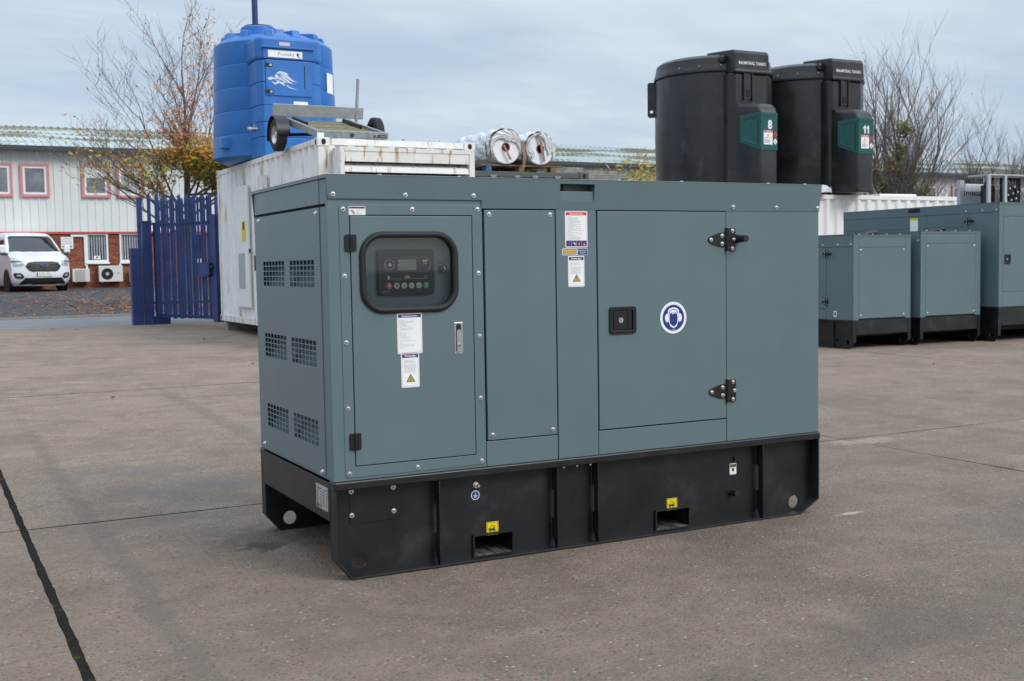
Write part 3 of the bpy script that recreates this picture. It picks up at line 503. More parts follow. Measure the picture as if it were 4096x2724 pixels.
# safety instructions
x0, x1, z0, z1, y = 1.0955, 1.2105, 1.3525, 1.5125, -.0025; s = label('label', x0, x1, z0, z1, y, .006, desc='white safety instructions label with red title and four hazard symbols'); yy = y - .001
b = MB(); frame_print(b, x0, x1, z0, z1, yy, .0125, 'Safety Instructions', 0, 0, .009); b.mt(1).flat(rect(x0 + .005, x1 - .005, z0 + .005, z0 + .030), yy - .0002)
b.mt(2)
for k in (1, 2, 3): xk = x0 + .005 + k * (x1 - x0 - .010) / 4; b.flat(rect(xk - .0004, xk + .0004, z0 + .005, z0 + .030), yy - .0005)
b.mt(0); q = x0 + .0185; zz = z0 + .0175; b.flat([(q + .004, zz + .010), (q - .004, zz), (q, zz), (q - .004, zz - .010), (q + .005, zz + .002), (q + .001, zz + .002)], yy - .0005)
q += .0262; b.flat([(q - .010, zz + .002), (q + .001, zz + .004), (q + .001, zz - .001), (q - .010, zz - .003)], yy - .0005); q += .0262; b.flat([(q, zz + .010), (q - .005, zz), (q - .004, zz - .007), (q + .004, zz - .007), (q + .005, zz)], yy - .0005); q += .0262; b.flat([(q - .005, zz - .008), (q + .005, zz - .008), (q + .003, zz + .003), (q - .003, zz + .003)], yy - .0005); b.flat(circ(q, zz + .006, .003, 8), yy - .0005)
b.mt(2); q = x0 + .0185 + .0262; ringline(b, circ(q + .001, zz + .003, .0042, 12), yy - .0008, .0016); ringline(b, circ(q + .0055, zz - .004, .0042, 12), yy - .0008, .0016); b.flat(circ(q + .0262, zz - .003, .002, 6), yy - .0008); b.flat([(q + .0262 * 2 - .0035, zz - .009), (q + .0262 * 2, zz - .002), (q + .0262 * 2 + .0035, zz - .009)], yy - .0008)
b.build('print', ['red', 'navy', 'white'], s)
b = MB(); lines(b, x0 + .011, z1 - .026, yy, .0037, ['Safety Instructions:', 'Improper operation of this machine can', 'cause serious injury or even death.', 'Read The Operation and Maintenance', 'Manual carefully before operating or servicing.', 'This machine should only be operated by a', 'person with sufficient knowledge and skill to', 'ensure safe operation.', 'High voltage circuits are located inside the output', 'terminals and control panel.', '  The cover and control panel should be closed', '  before operating.', '  The movable parts and hot surfaces inside the', '  enclosure should be isolated.', '  All the doors should be closed and locked before', '  operating.', '  Use only in the open, well ventilated areas or well', '  exhaust outside.', '  Do not touch internal wiring or connections while', '  this machine is operating.', '  Turn power "OFF" before servicing.', '  Before connecting this generator to any buildings', '  electrical system, an isolation Transfer Switch', '  must be installed by a licensed electrician.', '  Serious injury or even death may result in the', '  absence of the Transfer Switch.'], .00425); b.build('lettering', 'inkgrey', s)
x0, x1, z0, z1 = 1.0795, 1.1565, 1.318, 1.348; s = label('label', x0, x1, z0, z1, -.0025, .004, desc='amber level park and run label'); b = MB(); b.flat(rrect(x0 + .003, x1 - .003, z0 + .003, z1 - .003, .003), -.0034); b.mt(1).flat(rect(x0 + .005, x1 - .005, z0 + .006, z1 - .006), -.0037); b.mt(2).text('Level (Park and Run)', (x0 + x1) / 2, z0 + .0125, -.0040, .0085, width=.062); b.build('print', ['navy', 'amber', 'ink'], s)
x0, x1 = 1.159, 1.2105; s = label('label', x0, x1, z0, z1, -.0025, .003, desc='navy keep door closed label'); b = MB(); b.flat(rrect(x0 + .0015, x1 - .0015, z0 + .0015, z1 - .0015, .002), -.0034); b.mt(1).text('KEEP DOOR', (x0 + x1) / 2, z0 + .0170, -.0038, .0085, width=.040, bold=.01); b.text('CLOSED', (x0 + x1) / 2, z0 + .0075, -.0038, .0085, width=.028, bold=.01); b.build('print', ['navy', 'white'], s)
# ear protection sticker
cx, cz, y = 1.6735, 1.0200, -.004
b = MB(); b.prism(circ(cx, cz, .0745, 48), y - .0006, y); s = b.build('label', 'white', gen, label='round ear protection label with white head on navy')
b = MB(); b.flat(circ(cx, cz, .0610, 48), y - .0010); b.build('print', 'navy', s)
b = MB(); yy = y - .0014
b.flat([(cx - .032, cz + .020), (cx - .031, cz + .034), (cx - .022, cz + .044), (cx, cz + .049), (cx + .022, cz + .044), (cx + .031, cz + .034), (cx + .032, cz + .020), (cx + .024, cz + .024), (cx - .024, cz + .024)], yy)
for sgn in (-1, 1): b.flat([(cx + sgn * q[0], cz + q[1]) for q in ((.030, .020), (.042, .018), (.048, .006), (.048, -.006), (.043, -.017), (.035, -.020), (.029, -.016), (.026, 0))], yy)
b.flat([(cx - .028, cz + .022), (cx - .027, cz - .020), (cx - .017, cz - .040), (cx - .004, cz - .047), (cx + .006, cz - .047), (cx + .018, cz - .040), (cx + .027, cz - .020), (cx + .028, cz + .022)], yy)
b.mt(1); yy -= .0004
b.flat([(cx - .022, cz + .019), (cx - .023, cz - .004), (cx - .021, cz - .021), (cx - .022, cz - .026), (cx - .013, cz - .032), (cx - .003, cz - .040), (cx + .005, cz - .040), (cx + .015, cz - .031), (cx + .022, cz - .025), (cx + .021, cz - .019), (cx + .023, cz - .002), (cx + .021, cz + .018), (cx + .010, cz + .021), (cx - .004, cz + .017), (cx - .012, cz + .022)], yy)
arc = [(cx + .0265 * math.cos(R(a)), cz + .020 + .0205 * math.sin(R(a))) for a in range(10, 171, 16)]; arc2 = [(cx + .024 * math.cos(R(a)), cz + .019 + .0185 * math.sin(R(a))) for a in range(170, 9, -16)]
b.add([(q[0], yy, q[1]) for q in arc + arc2], [(i, i + 1, 2 * len(arc) - 2 - i, 2 * len(arc) - 1 - i) for i in range(len(arc) - 1)])
b.build('pictogram', ['white', 'navy'], s)
b = MB(); b.text('W000001', cx, cz - .056, y - .0016, .006); b.build('lettering', 'white', s)

# ---- black base frame
KB = (.05 - CAM.y) / (-CAM.y)
def bp(x, z): return (CAM.x + (x - CAM.x) * KB, CAM.z + (z - CAM.z) * KB)
YP = .05
X0b, X1b, XC0, XC1 = -.002, L, .068, .122
outl = [(X1b, .375), (X0b, .375), (X0b, .082), (XC0, .0), (X1b - XC1, .0), (X1b, .066)]
pocket1 = (*bp(.621, .118)[:1], bp(.803, .118)[0], .012, bp(.7, .113)[1]); pocket2 = (bp(1.567, .11)[0], bp(1.751, .11)[0], .012, bp(1.6, .113)[1])
lh = bp(.098, .071); rh = bp(2.402, .068); dh = bp(2.021, .318)
for yy, sgn in ((YP, 1), (W - YP, -1)):
    b = MB(); b.prism(outl, yy, yy + .008 * sgn, 'y', [circ(lh[0], lh[1], .033, 24), circ(rh[0], rh[1], .033, 24), circ(dh[0], dh[1], .014, 16), rect(*pocket1), rect(*pocket2)])
    b.build('side_beam', 'black', gen)
    f0, f1 = (-.008, YP) if sgn > 0 else (W - YP, W + .008)
    b = MB(); b.box(XC0, X1b - XC1, f0, f1, .0, .009)
    def strip(p, q, t=.008):
        d = Vector((q[0] - p[0], 0, q[1] - p[1])).normalized(); nn = Vector((-d.z, 0, d.x)) * t; A = [Vector((p[0], f0, p[1])), Vector((q[0], f0, q[1]))]; vs = A + [a + nn for a in A]; vs += [Vector((a.x, f1, a.z)) for a in vs]
        b.add(vs, [(0, 1, 3, 2), (4, 6, 7, 5), (0, 4, 5, 1), (2, 3, 7, 6), (0, 2, 6, 4), (1, 5, 7, 3)])
    strip((XC0, .0), (X0b, .082), -.008); strip((X0b, .082), (X0b, .375), -.008); strip((X1b - XC1, .0), (X1b, .066)); strip((X1b, .066), (X1b, .375))
    b.build('bottom_flange', 'blackworn', gen, bevel=.0012)
    for xr in (.466, 1.042, 1.2555, 2.209):
        f = [(f0 + .004 * sgn if sgn > 0 else f1 - .004, .009), (YP if sgn > 0 else W - YP, .009)]
        a, c_ = (-.004, YP) if sgn > 0 else (W + .004, W - YP); mm = c_ - .020 * sgn
        b = MB(); b.prism([(a, .009), (c_ - .03 * sgn, .009), (c_ - .012 * sgn, .045), (c_, .05), (c_, .135), (mm, .147), (mm, .262), (c_, .275), (c_, .372), (a, .372)], xr - .006, xr + .002, 'x'); b.build('rib', 'black', gen, bevel=.001)
        if sgn > 0:
            for z0_, z1_ in ((.05, .135), (.275, .372)):
                b = MB(); rr = random.Random(int(xr * 99)); b.tube([(xr - .008, YP - .002, z0_ + (z1_ - z0_) * k / 12) for k in range(13)], [.0045 + rr.uniform(-.0012, .0016) for k in range(13)], 6); b.build('weld_seam', 'black', gen, smooth=60)
    b = MB(); y_ = (-.012, .06) if sgn > 0 else (W - .06, W + .012); b.box(-.004, L + .004, *y_, .3735, ZB - .0005); b.build('top_rail', 'black', gen, bevel=.006)
for pk in (pocket1, pocket2):
    b = MB(); t = .008
    b.prism(rrect(pk[0] - t, pk[1] + t, pk[2] - t + .002, pk[3] + t, .006), YP - .012, W - YP + .012, 'y', [rect(*pk)]); b.build('fork_pocket', 'black', gen)
    b = MB(); b.box(pk[0], pk[1], YP - .008, W - YP, pk[2] - .003, pk[2] + .0015); b.build('pocket_floor', mat('lit_pocket_floor', (.13, .125, .11), .7, var=.4, vscale=12, col2=(.02, .02, .02), c2=(.45, .6), c2scale=9, c2stretch=(4, .6, 1)), gen)  # pale floor colour stands in for light falling into the pocket
for k, (a, c_) in enumerate(((-.004, .006), (L - .012, L + .0))): b = MB(); b.box(a, c_ , .05, W - .05, .240, .400); b.build('end_beam', 'black', gen, bevel=.0015)
b = MB(); b.box(.42, L - .42, .06, W - .06, .16, .40); b.build('fuel_tank', 'void', gen)
# foot of the left end post, cover plate, earth stud, drain, name plate
c0 = bp(.062, .374); c1_ = bp(.266, .232); b = MB(); b.prism(rrect(c0[0], c1_[0], c1_[1], .372, .003), YP - .0035, YP); b.build('cover_plate', 'black', gen, bevel=.001)
for p in ((.070, .367), (.254, .366), (.070, .268), (.254, .267)): q = bp(*p); bolt(gen, (q[0], YP - .0035, min(q[1], .360)), s=1.1)
q = bp(.635, .336); b = MB(); b.cyl((q[0], YP, q[1]), (q[0], YP - .003, q[1]), .0135, n=18); b.cyl((q[0], YP - .003, q[1]), (q[0], YP - .013, q[1]), .0095, n=6); b.cyl((q[0], YP - .013, q[1]), (q[0], YP - .034, q[1]), .0058, n=10); b.build('earth_stud', 'steel', gen, smooth=30)
q = bp(.632, .291); b = MB(); b.prism(circ(*q, .0205, 28), YP - .001, YP); s = b.build('label', 'white', gen, label='round navy earth symbol label'); b = MB(); b.flat(circ(*q, .0175, 28), YP - .0015); b.mt(1).flat(rect(q[0] - .0009, q[0] + .0009, q[1] - .001, q[1] + .012), YP - .002)
for wz, hz in ((.0105, -.001), (.0075, -.005), (.0045, -.009)): b.flat(rect(q[0] - wz, q[0] + wz, q[1] + hz - .001, q[1] + hz + .001), YP - .002)
b.build('print', ['navy', 'white'], s)
q = bp(2.011, .159); b = MB(); b.cyl((q[0], YP, q[1]), (q[0], YP - .012, q[1]), .022, .018, n=20); b.cyl((q[0], YP - .012, q[1]), (q[0], YP - .050, q[1]), .0165, n=20); b.mt(1).cyl((q[0], YP - .0502, q[1]), (q[0], YP - .0506, q[1]), .008, n=6); b.build('drain_spigot', ['black', 'ink'], gen, smooth=40)
a = bp(2.002, .244); e = bp(2.042, .298); s = label('label', a[0], e[0], a[1], e[1], YP, .004, desc='small white engine oil drain label'); yy = YP - .0012
b = MB(); b.flat(rect(a[0] + .003, e[0] - .003, e[1] - .019, e[1] - .004), yy); mx_ = (a[0] + e[0]) / 2; b.flat([(mx_ - .010, e[1] - .024), (mx_ + .010, e[1] - .024), (mx_ + .007, e[1] - .028), (mx_ + .006, e[1] - .038), (mx_ - .006, e[1] - .038), (mx_ - .007, e[1] - .028)], yy); ringline(b, rrect(a[0] + .002, e[0] - .002, a[1] + .002, e[1] - .002, .003, 2), yy, .0005)
b.mt(1).flat(rect(mx_ - .0006, mx_ + .0006, e[1] - .048, e[1] - .038), yy); b.flat(rect(mx_ - .0006, mx_ + .008, e[1] - .049, e[1] - .048), yy); b.mt(2).text('Engine', mx_, e[1] - .0105, yy - .0004, .006); b.text('Oil drain', mx_, e[1] - .0165, yy - .0004, .006, width=.026); b.build('print', ['ink', 'red', 'yellow'], s)
def fork_label(x0, x1, z0, z1):
    (x0, z0), (x1, z1) = bp(x0, z0), bp(x1, z1); s = label('label', x0, x1, z0, z1, YP, .004, 'yellow', 'yellow forklift symbol label'); yy = YP - .0012; cx = (x0 + x1) / 2; cz = (z0 + z1) / 2; k = (x1 - x0) / .06
    b = MB(); ringline(b, rrect(x0 + .003, x1 - .003, z0 + .003, z1 - .003, .003, 3), yy, .0018 * k)
    f = lambda pts: b.flat([(cx + p[0] * k, cz + p[1] * k) for p in pts], yy)
    f([(-.019, -.007), (-.019, .001), (-.012, .002), (-.008, -.002), (.004, -.002), (.006, .002), (.010, .003), (.010, -.009), (-.016, -.009)]); ringline(b, [(cx + p[0] * k, cz + p[1] * k) for p in ((-.012, .002), (-.009, .014), (.004, .014), (.007, .001), (0, -.001))], yy, .002 * k)
    f([(.011, -.012), (.013, -.012), (.013, .015), (.011, .015)]); f([(.013, -.012), (.022, -.012), (.022, -.0105), (.013, -.0105)]); b.flat(circ(cx - .012 * k, cz - .011 * k, .005 * k, 12), yy - .0004); b.flat(circ(cx + .006 * k, cz - .011 * k, .005 * k, 12), yy - .0004)
    b.mt(1).flat(circ(cx - .012 * k, cz - .011 * k, .002 * k, 8), yy - .0008); b.flat(circ(cx + .006 * k, cz - .011 * k, .002 * k, 8), yy - .0008); b.build('pictogram', ['ink', 'yellow'], s)
fork_label(.683, .741, .108, .166); fork_label(1.631, 1.690, .109, .166)
b = MB(); b.prism(rect(.071, .222, .276, .376), -.006, -.004, 'x'); s = b.build('name_plate', 'silver', gen)
b = MB()
def bar(ya, yb_, z): b.flat(rect(ya, yb_, z, z + .0035), -.0064, 'x')   # rows too small to read in the photograph
bar(.150, .205, .358); bar(.092, .118, .358)
for k in range(6): bar(.190, .214, .346 - k * .0105); bar(.150, .168, .346 - k * .0105); bar(.112, .136, .346 - k * .0105); bar(.080, .094, .346 - k * .0105)
b.flat(rect(.180, .212, .281, .287), -.0064, 'x'); b.flat(rect(.183, .210, .288, .2925), -.0064, 'x'); bar(.155, .172, .287); bar(.148, .172, .282)
b.build('lettering', 'ink', s)
for p in ((.078, .283), (.215, .283), (.078, .369), (.215, .369)): b = MB(); b.cyl((-.006, p[0], p[1]), (-.008, p[0], p[1]), .004, n=8); b.build('rivet', 'chrome', s)
for x in (1.085, 1.155, 1.225): b = MB(); b.cyl((x, .022, .373), (x, .022, .362), .0075, n=6); b.build('bolt_end', 'steel', gen)
# ------------------------------------------------------------------ the long building behind
BY, EV, CB = 44., 6.02, 2.86
bld = thing('industrial_building', 'long two-storey industrial building with pale ribbed cladding, brick base and green roof', 'building', (20, BY, .6))
BX0, BX1 = -8., 64.
b = MB(); b.box(BX0, BX1, BY + .12, BY + 12, .4, EV); b.build('wall_core', 'mortar', bld)
def ribs(x0, x1, pitch, h, wd):
    p = []; n = round((x1 - x0) / pitch)
    for i in range(n):
        a = x0 + i * pitch; p += [(a, 0), (a + pitch - wd - .03, 0), (a + pitch - wd, h), (a + pitch - .03, h)]
    p.append((x1, 0)); return p
prof = ribs(0, 1.2, .3, .035, .075)
b = MB(); b.add([(x, -y, z) for z in (CB, EV) for x, y in prof] , [(i, i + 1, len(prof) + i + 1, len(prof) + i) for i in range(len(prof) - 1)])
CLAD = b.mesh('clad', (0, 0, CB), recalc=False)
for k in range(int((BX1 - BX0) / 1.2)): link('cladding_panel', CLAD, bld, at(bld, (BX0 + k * 1.2, BY + .06, CB)))
b = MB(); b.box(BX0, BX1, BY - .06, BY + .1, CB - .09, CB - .003); b.build('base_flashing', 'pinkstrip', bld)
# roof of ribbed sheets
RY0, RZ0, RY1, RZ1 = BY - .42, EV + .08, 50.2, 7.62
prof = ribs(0, 1.2, .3, .04, .10)
def roofmesh(y0, z0, y1, z1):
    b = MB(); d = Vector((0, y1 - y0, z1 - z0)); n_ = Vector((0, -(z1 - z0), y1 - y0)).normalized()
    b.add([Vector((x, 0, 0)) + n_ * y + d * t for t in (0, .5, 1) for x, y in prof], [(j * len(prof) + i, j * len(prof) + i + 1, (j + 1) * len(prof) + i + 1, (j + 1) * len(prof) + i) for j in range(2) for i in range(len(prof) - 1)]); return b.mesh('roof', recalc=False)
RM = roofmesh(RY0, RZ0, RY1, RZ1); RM2 = roofmesh(RY1, RZ1, 56.8, EV)
roof_ = MB(); roof_.prism([(RY0 + .1, RZ0 - .05), (RY1, RZ1 - .05), (56.6, EV - .02), (RY0 + .1, EV - .02)], BX0, BX1, 'x'); rf = roof_.build('roof', 'gutter', bld)
for k in range(int((BX1 - BX0) / 1.2)):
    link('roof_sheet', RM, rf, at(bld, (BX0 + k * 1.2, RY0, RZ0))); link('roof_sheet', RM2, rf, at(bld, (BX0 + k * 1.2, RY1, RZ1)))
b = MB(); b.box(BX0, BX1, RY0 - .10, RY0 + .10, RZ0 - .14, RZ0 + .03); b.box(BX0, BX1, RY0 + .1, BY + .1, EV + .002, EV + .03); b.build('gutter', 'gutter', rf)
# upper windows, in pairs
pairs = [1.07 + 3.56 * k for k in range(-2, 16)]
wn_ = 0
WX = [x + d for x in (1.07 - 7.12, 1.07 - 3.56, 1.07, 4.63) for d in (0, 1.32)] + [9.92 + 3.56 * k + d for k in range(9) for d in (0, 1.32)] + [47.2, 50.5, 52.7, 56., 57.4]
for xa in WX:
    if 1:
        xb, za, zb = xa + 1.05, 4.20, 5.48
        b = MB(); b.prism(rect(xa, xb, za, zb), BY - .06, BY + .06, 'y', [rect(xa + .095, xb - .095, za + .095, zb - .095)]); wd = b.build('window', 'pink', bld)
        b = MB(); b.prism(rect(xa + .095, xb - .095, za + .095, zb - .095), BY - .035, BY + .05, 'y', [rect(xa + .18, xb - .18, za + .18, zb - .18)]); b.build('frame', 'upvc', wd)
        b = MB(); b.box(xa + .18, xb - .18, BY - .01, BY, za + .18, zb - .18); b.build('pane', 'glassreflect' if abs(xa - 5.95) < .1 else 'glass', wd)
        if abs(xa - 4.63) < .1: b = MB(); b.box(xa + .18, xb - .18, BY - .014, BY - .011, zb - .50, zb - .18); b.build('roller_blind', 'upvc', wd)
# ground-floor windows with vertical blinds
low = [(-3.2, -2.1), (-1.9, -.8), (.95, 1.98), (2.43, 3.33), (4.70, 5.53), (5.97, 7.08), (8.3, 9.3)]
def inwin(x0, x1, z): return any(x1 > a - .01 and x0 < c + .01 for a, c in low) and z > 1.56
for (xa, xb) in low:
    za, zb = 1.62, CB - .10
    b = MB(); b.prism(rect(xa, xb, za, zb), BY - .03, BY + .10, 'y', [rect(xa + .07, xb - .07, za + .12, zb - .03)]); b.box(xa - .03, xb + .03, BY - .10, BY, za - .04, za + .02); wd = b.build('window', 'upvc', bld)
    b = MB(); b.box(xa + .07, xb - .07, BY + .06, BY + .07, za + .12, zb - .03); b.build('pane', 'glassdark', wd)
    if 3.4 < xa < 7.2:
        n_ = round((xb - xa - .14) / .095)
        for q in range(n_):
            xc = xa + .07 + (q + .5) * (xb - xa - .14) / n_; b = MB(); b.box(xc - .022, xc + .022, BY + .050, BY + .055, za + .15, zb - .04); b.build('blind_slat', 'greycab', wd)
b = MB(); b.prism(rect(4.98, 5.22, 1.77, 1.90), BY + .035, BY + .045); b.mt(1).flat(circ(5.10, 1.84, .045, 12), BY + .033); b.build('window_notice', ['white', 'red'], bld)
# bricks of the base wall
BR = []
for kk in range(3): b = MB(); b.box(0, .215, -.012, .08, 0, .065); BR.append(b.mesh('brick%d' % (kk + 1)))
slots = []
for r_ in range(30):
    z = .55 + r_ * .0755; off = (r_ % 2) * .1125
    for q in range(70):
        x = -6 + q * .225 + off
        if z + .07 >= CB - .09: continue
        segs_ = [(x, x + .215)]
        for a, c in low:
            if z > 1.53: segs_ = [q2 for s0, s1 in segs_ for q2 in ((s0, min(s1, a - .002)), (max(s0, c + .002), s1)) if q2[1] - q2[0] > .02] if any(s1 > a and s0 < c for s0, s1 in segs_) else segs_
        for s0, s1 in segs_: slots.append((s0, z, s1 - s0))
vis = sorted(slots, key=lambda s: (abs(s[0] - 5.0) * .9 + abs(s[1] - 1.5) * .4) if s[0] > 3.55 else 99)
rb = random.Random(3); jb = MB()
cnt = 0
for n_, (x, z, wd_) in enumerate(vis):
    kk = rb.choice((0, 0, 1, 1, 2)); dy = rb.uniform(-.004, .004)
    if cnt < 300 and wd_ > .2: cnt += 1; link('brick', BR[kk], bld, at(bld, (x, BY + .03 + dy, z)))
    else: jb.mt(kk).box(x, x + wd_, BY + .018 + dy, BY + .11, z, z + .065)
o = jb.build('brickwork', ['brick1', 'brick2', 'brick3'], bld); o['kind'] = 'stuff'
b = MB(); b.box(4.62, 4.70, BY - .06, BY, 1.52, CB - .12); b.box(4.14, 4.70, BY - .065, BY - .005, CB - .20, CB - .12); b.box(4.66, 4.73, BY - .066, BY - .006, 1.36, 1.55); b.build('cable_trunking', 'upvc', bld)
b = MB(); b.box(5.92, 6.0, BY - .066, BY - .006, 1.20, 1.58); b.build('cable_trunking', 'upvc', bld)
# air-conditioning units on the wall
def acunit(x0, x1, z0, z1, kind, label):
    t = thing('air_conditioner', label, 'air conditioner', ((x0 + x1) / 2, BY - .25, z0), 'outdoor units on the brick wall')
    b = MB(); b.box(x0, x1, BY - .36, BY - .06, z0 + .03, z1); b.build('casing', 'acwhite', t, bevel=.015)
    for x in (x0 + .12, x1 - .12): b = MB(); b.box(x - .02, x + .02, BY - .37, BY + .01, z0, z0 + .029); b.build('bracket', 'acgrey', t)
    if kind == 'fan':
        cx, cz = x0 + .31, (z0 + z1) / 2 + .01; b = MB(); b.prism(circ(cx, cz, .225, 32), BY - .372, BY - .361); f = b.build('fan_opening', 'blackplate', t)
        for a in range(3): b = MB(); b.add([(cx + r * math.cos(R(a * 120 + q)), BY - .374 - .008 * (q > 20), cz + r * math.sin(R(a * 120 + q))) for r in (.05, .20) for q in (0, 55)], [(0, 1, 3, 2)]); b.build('fan_blade', 'vanblack', f)
        b = MB(); b.prism(circ(cx, cz, .07, 20), BY - .40, BY - .373); b.build('fan_hub', 'greycab', f)
        b = MB(); b.box(x1 - .26, x1 - .10, BY - .362, BY - .3605, cz, cz + .05); b.build('badge', 'greycab', t)
    else:
        b = MB(); b.box(x0 + .10, x1 - .17, BY - .364, BY - .36, z0 + .07, z1 - .05); gq = b.build('grille', 'acgrey', t)
        for q in range(12): zz = z0 + .09 + q * (z1 - z0 - .15) / 12; b = MB(); b.box(x0 + .10, x1 - .17, BY - .374, BY - .364, zz, zz + .014); b.build('grille_bar', 'acwhite', gq)
acunit(4.11, 4.75, .86, 1.40, 'grille', 'cream air conditioner with square grille beneath the white van side, mounted low on brick')
acunit(5.10, 6.0, .84, 1.50, 'fan', 'cream air conditioner with large black round fan on the brick wall')
acunit(6.28, 7.05, .80, 1.33, 'grille', 'cream air conditioner half hidden behind the blue gate post')
bpy.data.objects['air_conditioner']['label'] = 'cream air conditioner with square grey grille beside the parked van'
s_ = thing('wall_sign', 'white notice board with rows of lines fixed to the brick wall', 'sign', (4.0, BY - .03, 2.2))
b = MB(); b.prism(rrect(3.77, 4.22, 2.19, 2.65, .02), BY - .05, BY - .02); b.build('board', 'white', s_)
b = MB()
for q in range(5): b.box(3.85, 4.17, BY - .053, BY - .051, 2.59 - q * .065, 2.607 - q * .065)
b.mt(1).box(3.81, 4.18, BY - .053, BY - .051, 2.245, 2.29)
for q in range(4): b.mt(2).box(3.80, 3.83, BY - .053, BY - .051, 2.53 - q * .065, 2.55 - q * .065)
b.build('print', ['inkgrey', 'ink', 'navy'], s_)

# ------------------------------------------------------------------ parked van
van = thing('parked_van', 'white panel van with black grille parked in front of the brick wall', 'van', (2.80, 40.6, g(40.6)), local=True, rot=(0, 0, R(11)))
van.scale = (1.04, 1.04, 1.12)
ZP = [(.20, .16), (.30, .06), (.45, .01), (.60, .0), (.75, .015), (.92, .05), (1.02, .12), (1.10, .28), (1.18, .50), (1.26, .78), (1.30, .86), (1.55, 1.16), (1.80, 1.48), (1.90, 1.66), (1.95, 1.85), (1.98, 2.3)]
WP = [(.20, .86), (.32, .95), (.50, .985), (.95, .985), (1.15, .965), (1.30, .94), (1.60, .865), (1.80, .80), (1.92, .72), (1.98, .60)]
def itp(T, z):
    for (a, va), (c, vc) in zip(T, T[1:]):
        if z <= c: return va + (vc - va) * max(0, (z - a)) / (c - a)
    return T[-1][1]
def vfront(x, z, off=0.):
    w_ = itp(WP, z); u = min(1, abs(x) / w_); cur = .30 if z < 1.0 else .18
    return Vector((x, itp(ZP, z) + cur * u ** 3.2 + (.06 * u * u) - off, z))
b = MB(); zs = [q[0] for q in ZP]; zs = sorted(set(zs + [(p + q) / 2 for p, q in zip(zs, zs[1:])])); NX = 24; rows = []
for z in zs:
    w_ = itp(WP, z); row = [vfront(w_ * (2 * i / NX - 1), z) for i in range(NX + 1)]
    back = [4.95] ; rows.append([Vector((-w_, 4.95, z)), Vector((-w_, 3.2, z))] + row + [Vector((w_, 3.2, z)), Vector((w_, 4.95, z))])
k = len(rows[0]); b.add([p for r in rows for p in r], [(j * k + i, j * k + i + 1, (j + 1) * k + i + 1, (j + 1) * k + i) for j in range(len(rows) - 1) for i in range(k - 1)])
top = rows[-1]; b.add(top, [tuple(range(len(top)))]); b.add([r[0] for r in rows] + [r[-1] for r in reversed(rows)], [tuple(range(2 * len(rows)))]); b.add(rows[0], [tuple(range(len(rows[0])))])
b.build('body', 'vanwhite', van, smooth=38)
def vpatch(name, outline, mt, off, nu=1, sm=None):
    """outline in the front view (x, z), laid on the nose surface"""
    b = MB(); n = len(outline); cx = sum(p[0] for p in outline) / n; cz = sum(p[1] for p in outline) / n; rings = []
    dn = []
    for i in range(n):
        p, q = outline[i], outline[(i + 1) % n]
        for t in (0, .25, .5, .75): dn.append((p[0] + (q[0] - p[0]) * t, p[1] + (q[1] - p[1]) * t))
    vs = [vfront(cx, cz, off)]; m = len(dn); K = 9
    for k in range(1, K + 1): vs += [vfront(cx + (p[0] - cx) * k / K, cz + (p[1] - cz) * k / K, off) for p in dn]
    vs += [vfront(p[0], p[1], -.02) for p in dn]
    fs = [(0, 1 + i, 1 + (i + 1) % m) for i in range(m)] + [(1 + k * m + i, 1 + k * m + (i + 1) % m, 1 + (k + 1) * m + (i + 1) % m, 1 + (k + 1) * m + i) for k in range(K) for i in range(m)]
    b.add(vs, fs); return b.build(name, mt, van, smooth=50)
mir = lambda o: [(-p[0], p[1]) for p in o]
vpatch('windscreen', [(-.86, 1.325), (.86, 1.325), (.80, 1.50), (.725, 1.80), (.66, 1.845), (-.66, 1.845), (-.725, 1.80), (-.80, 1.50)], 'glassdark', .03)
gr = vpatch('grille', [(-.60, .83), (-.50, .955), (-.3, .985), (.3, .985), (.50, .955), (.60, .83), (.50, .70), (.40, .66), (-.40, .66), (-.50, .70)], 'vanblack', .02)
for z in (.735, .79, .845, .90): b = MB(); wz = .52 - abs(z - .83) * .8; b.tube([vfront(wz * (i / 6 - 1), z, .03) for i in range(13)], .012, 5); b.build('grille_bar', 'gutter', gr)
b = MB(); b.prism(circ(0, .875, .135, 24, .052), -.052, -.03); b.mt(1); b.prism(circ(0, .875, .12, 24, .042), -.055, -.0525); b.mt(0).text('Ford', 0, .857, -.0565, .055, width=.15); b.build('badge', ['chrome', 'navy'], van)
for sg in (1, -1):
    o = [(.62, .90), (.70, .84), (.93, .83), (.965, .96), (.955, 1.12), (.90, 1.135), (.72, 1.0)]; o = [(p[0] * sg, p[1]) for p in o]
    h = vpatch('headlight', o, 'lamp', .016); o2 = [(.70 * sg, .90), (.86 * sg, .89), (.87 * sg, .97), (.74 * sg, .96)]; vpatch('headlight_reflector', o2, 'chrome', .021)
    o = [(p[0] * sg, p[1]) for p in ((.64, .50), (.70, .43), (.88, .45), (.95, .55), (.93, .62), (.74, .62))]; vpatch('fog_lamp_surround', o, 'vanblack', .014)
    vpatch('fog_lamp', [(p[0] * sg, p[1]) for p in ((.73, .50), (.86, .51), (.86, .57), (.75, .57))], 'lamp', .02)
    b = MB(); b.box(sg * 1.0, sg * 1.20, .90, 1.02, 1.28, 1.53); b.mt(1).box(sg * .90, sg * 1.16, .93, 1.0, 1.20, 1.279); b.build('mirror', ['vanwhite', 'vanblack'], van, bevel=.03)
    b = MB(); b.add([(sg * (itp(WP, z) + .006), y, z) for y, z in ((1.32, 1.26), (2.35, 1.26), (2.30, 1.72), (1.78, 1.72))], [(0, 1, 2, 3)]); b.build('side_window', 'glassdark', van)
vpatch('lower_grille', [(-.62, .46), (.62, .46), (.76, .30), (.78, .24), (-.78, .24), (-.76, .30)], 'vanblack', .014)
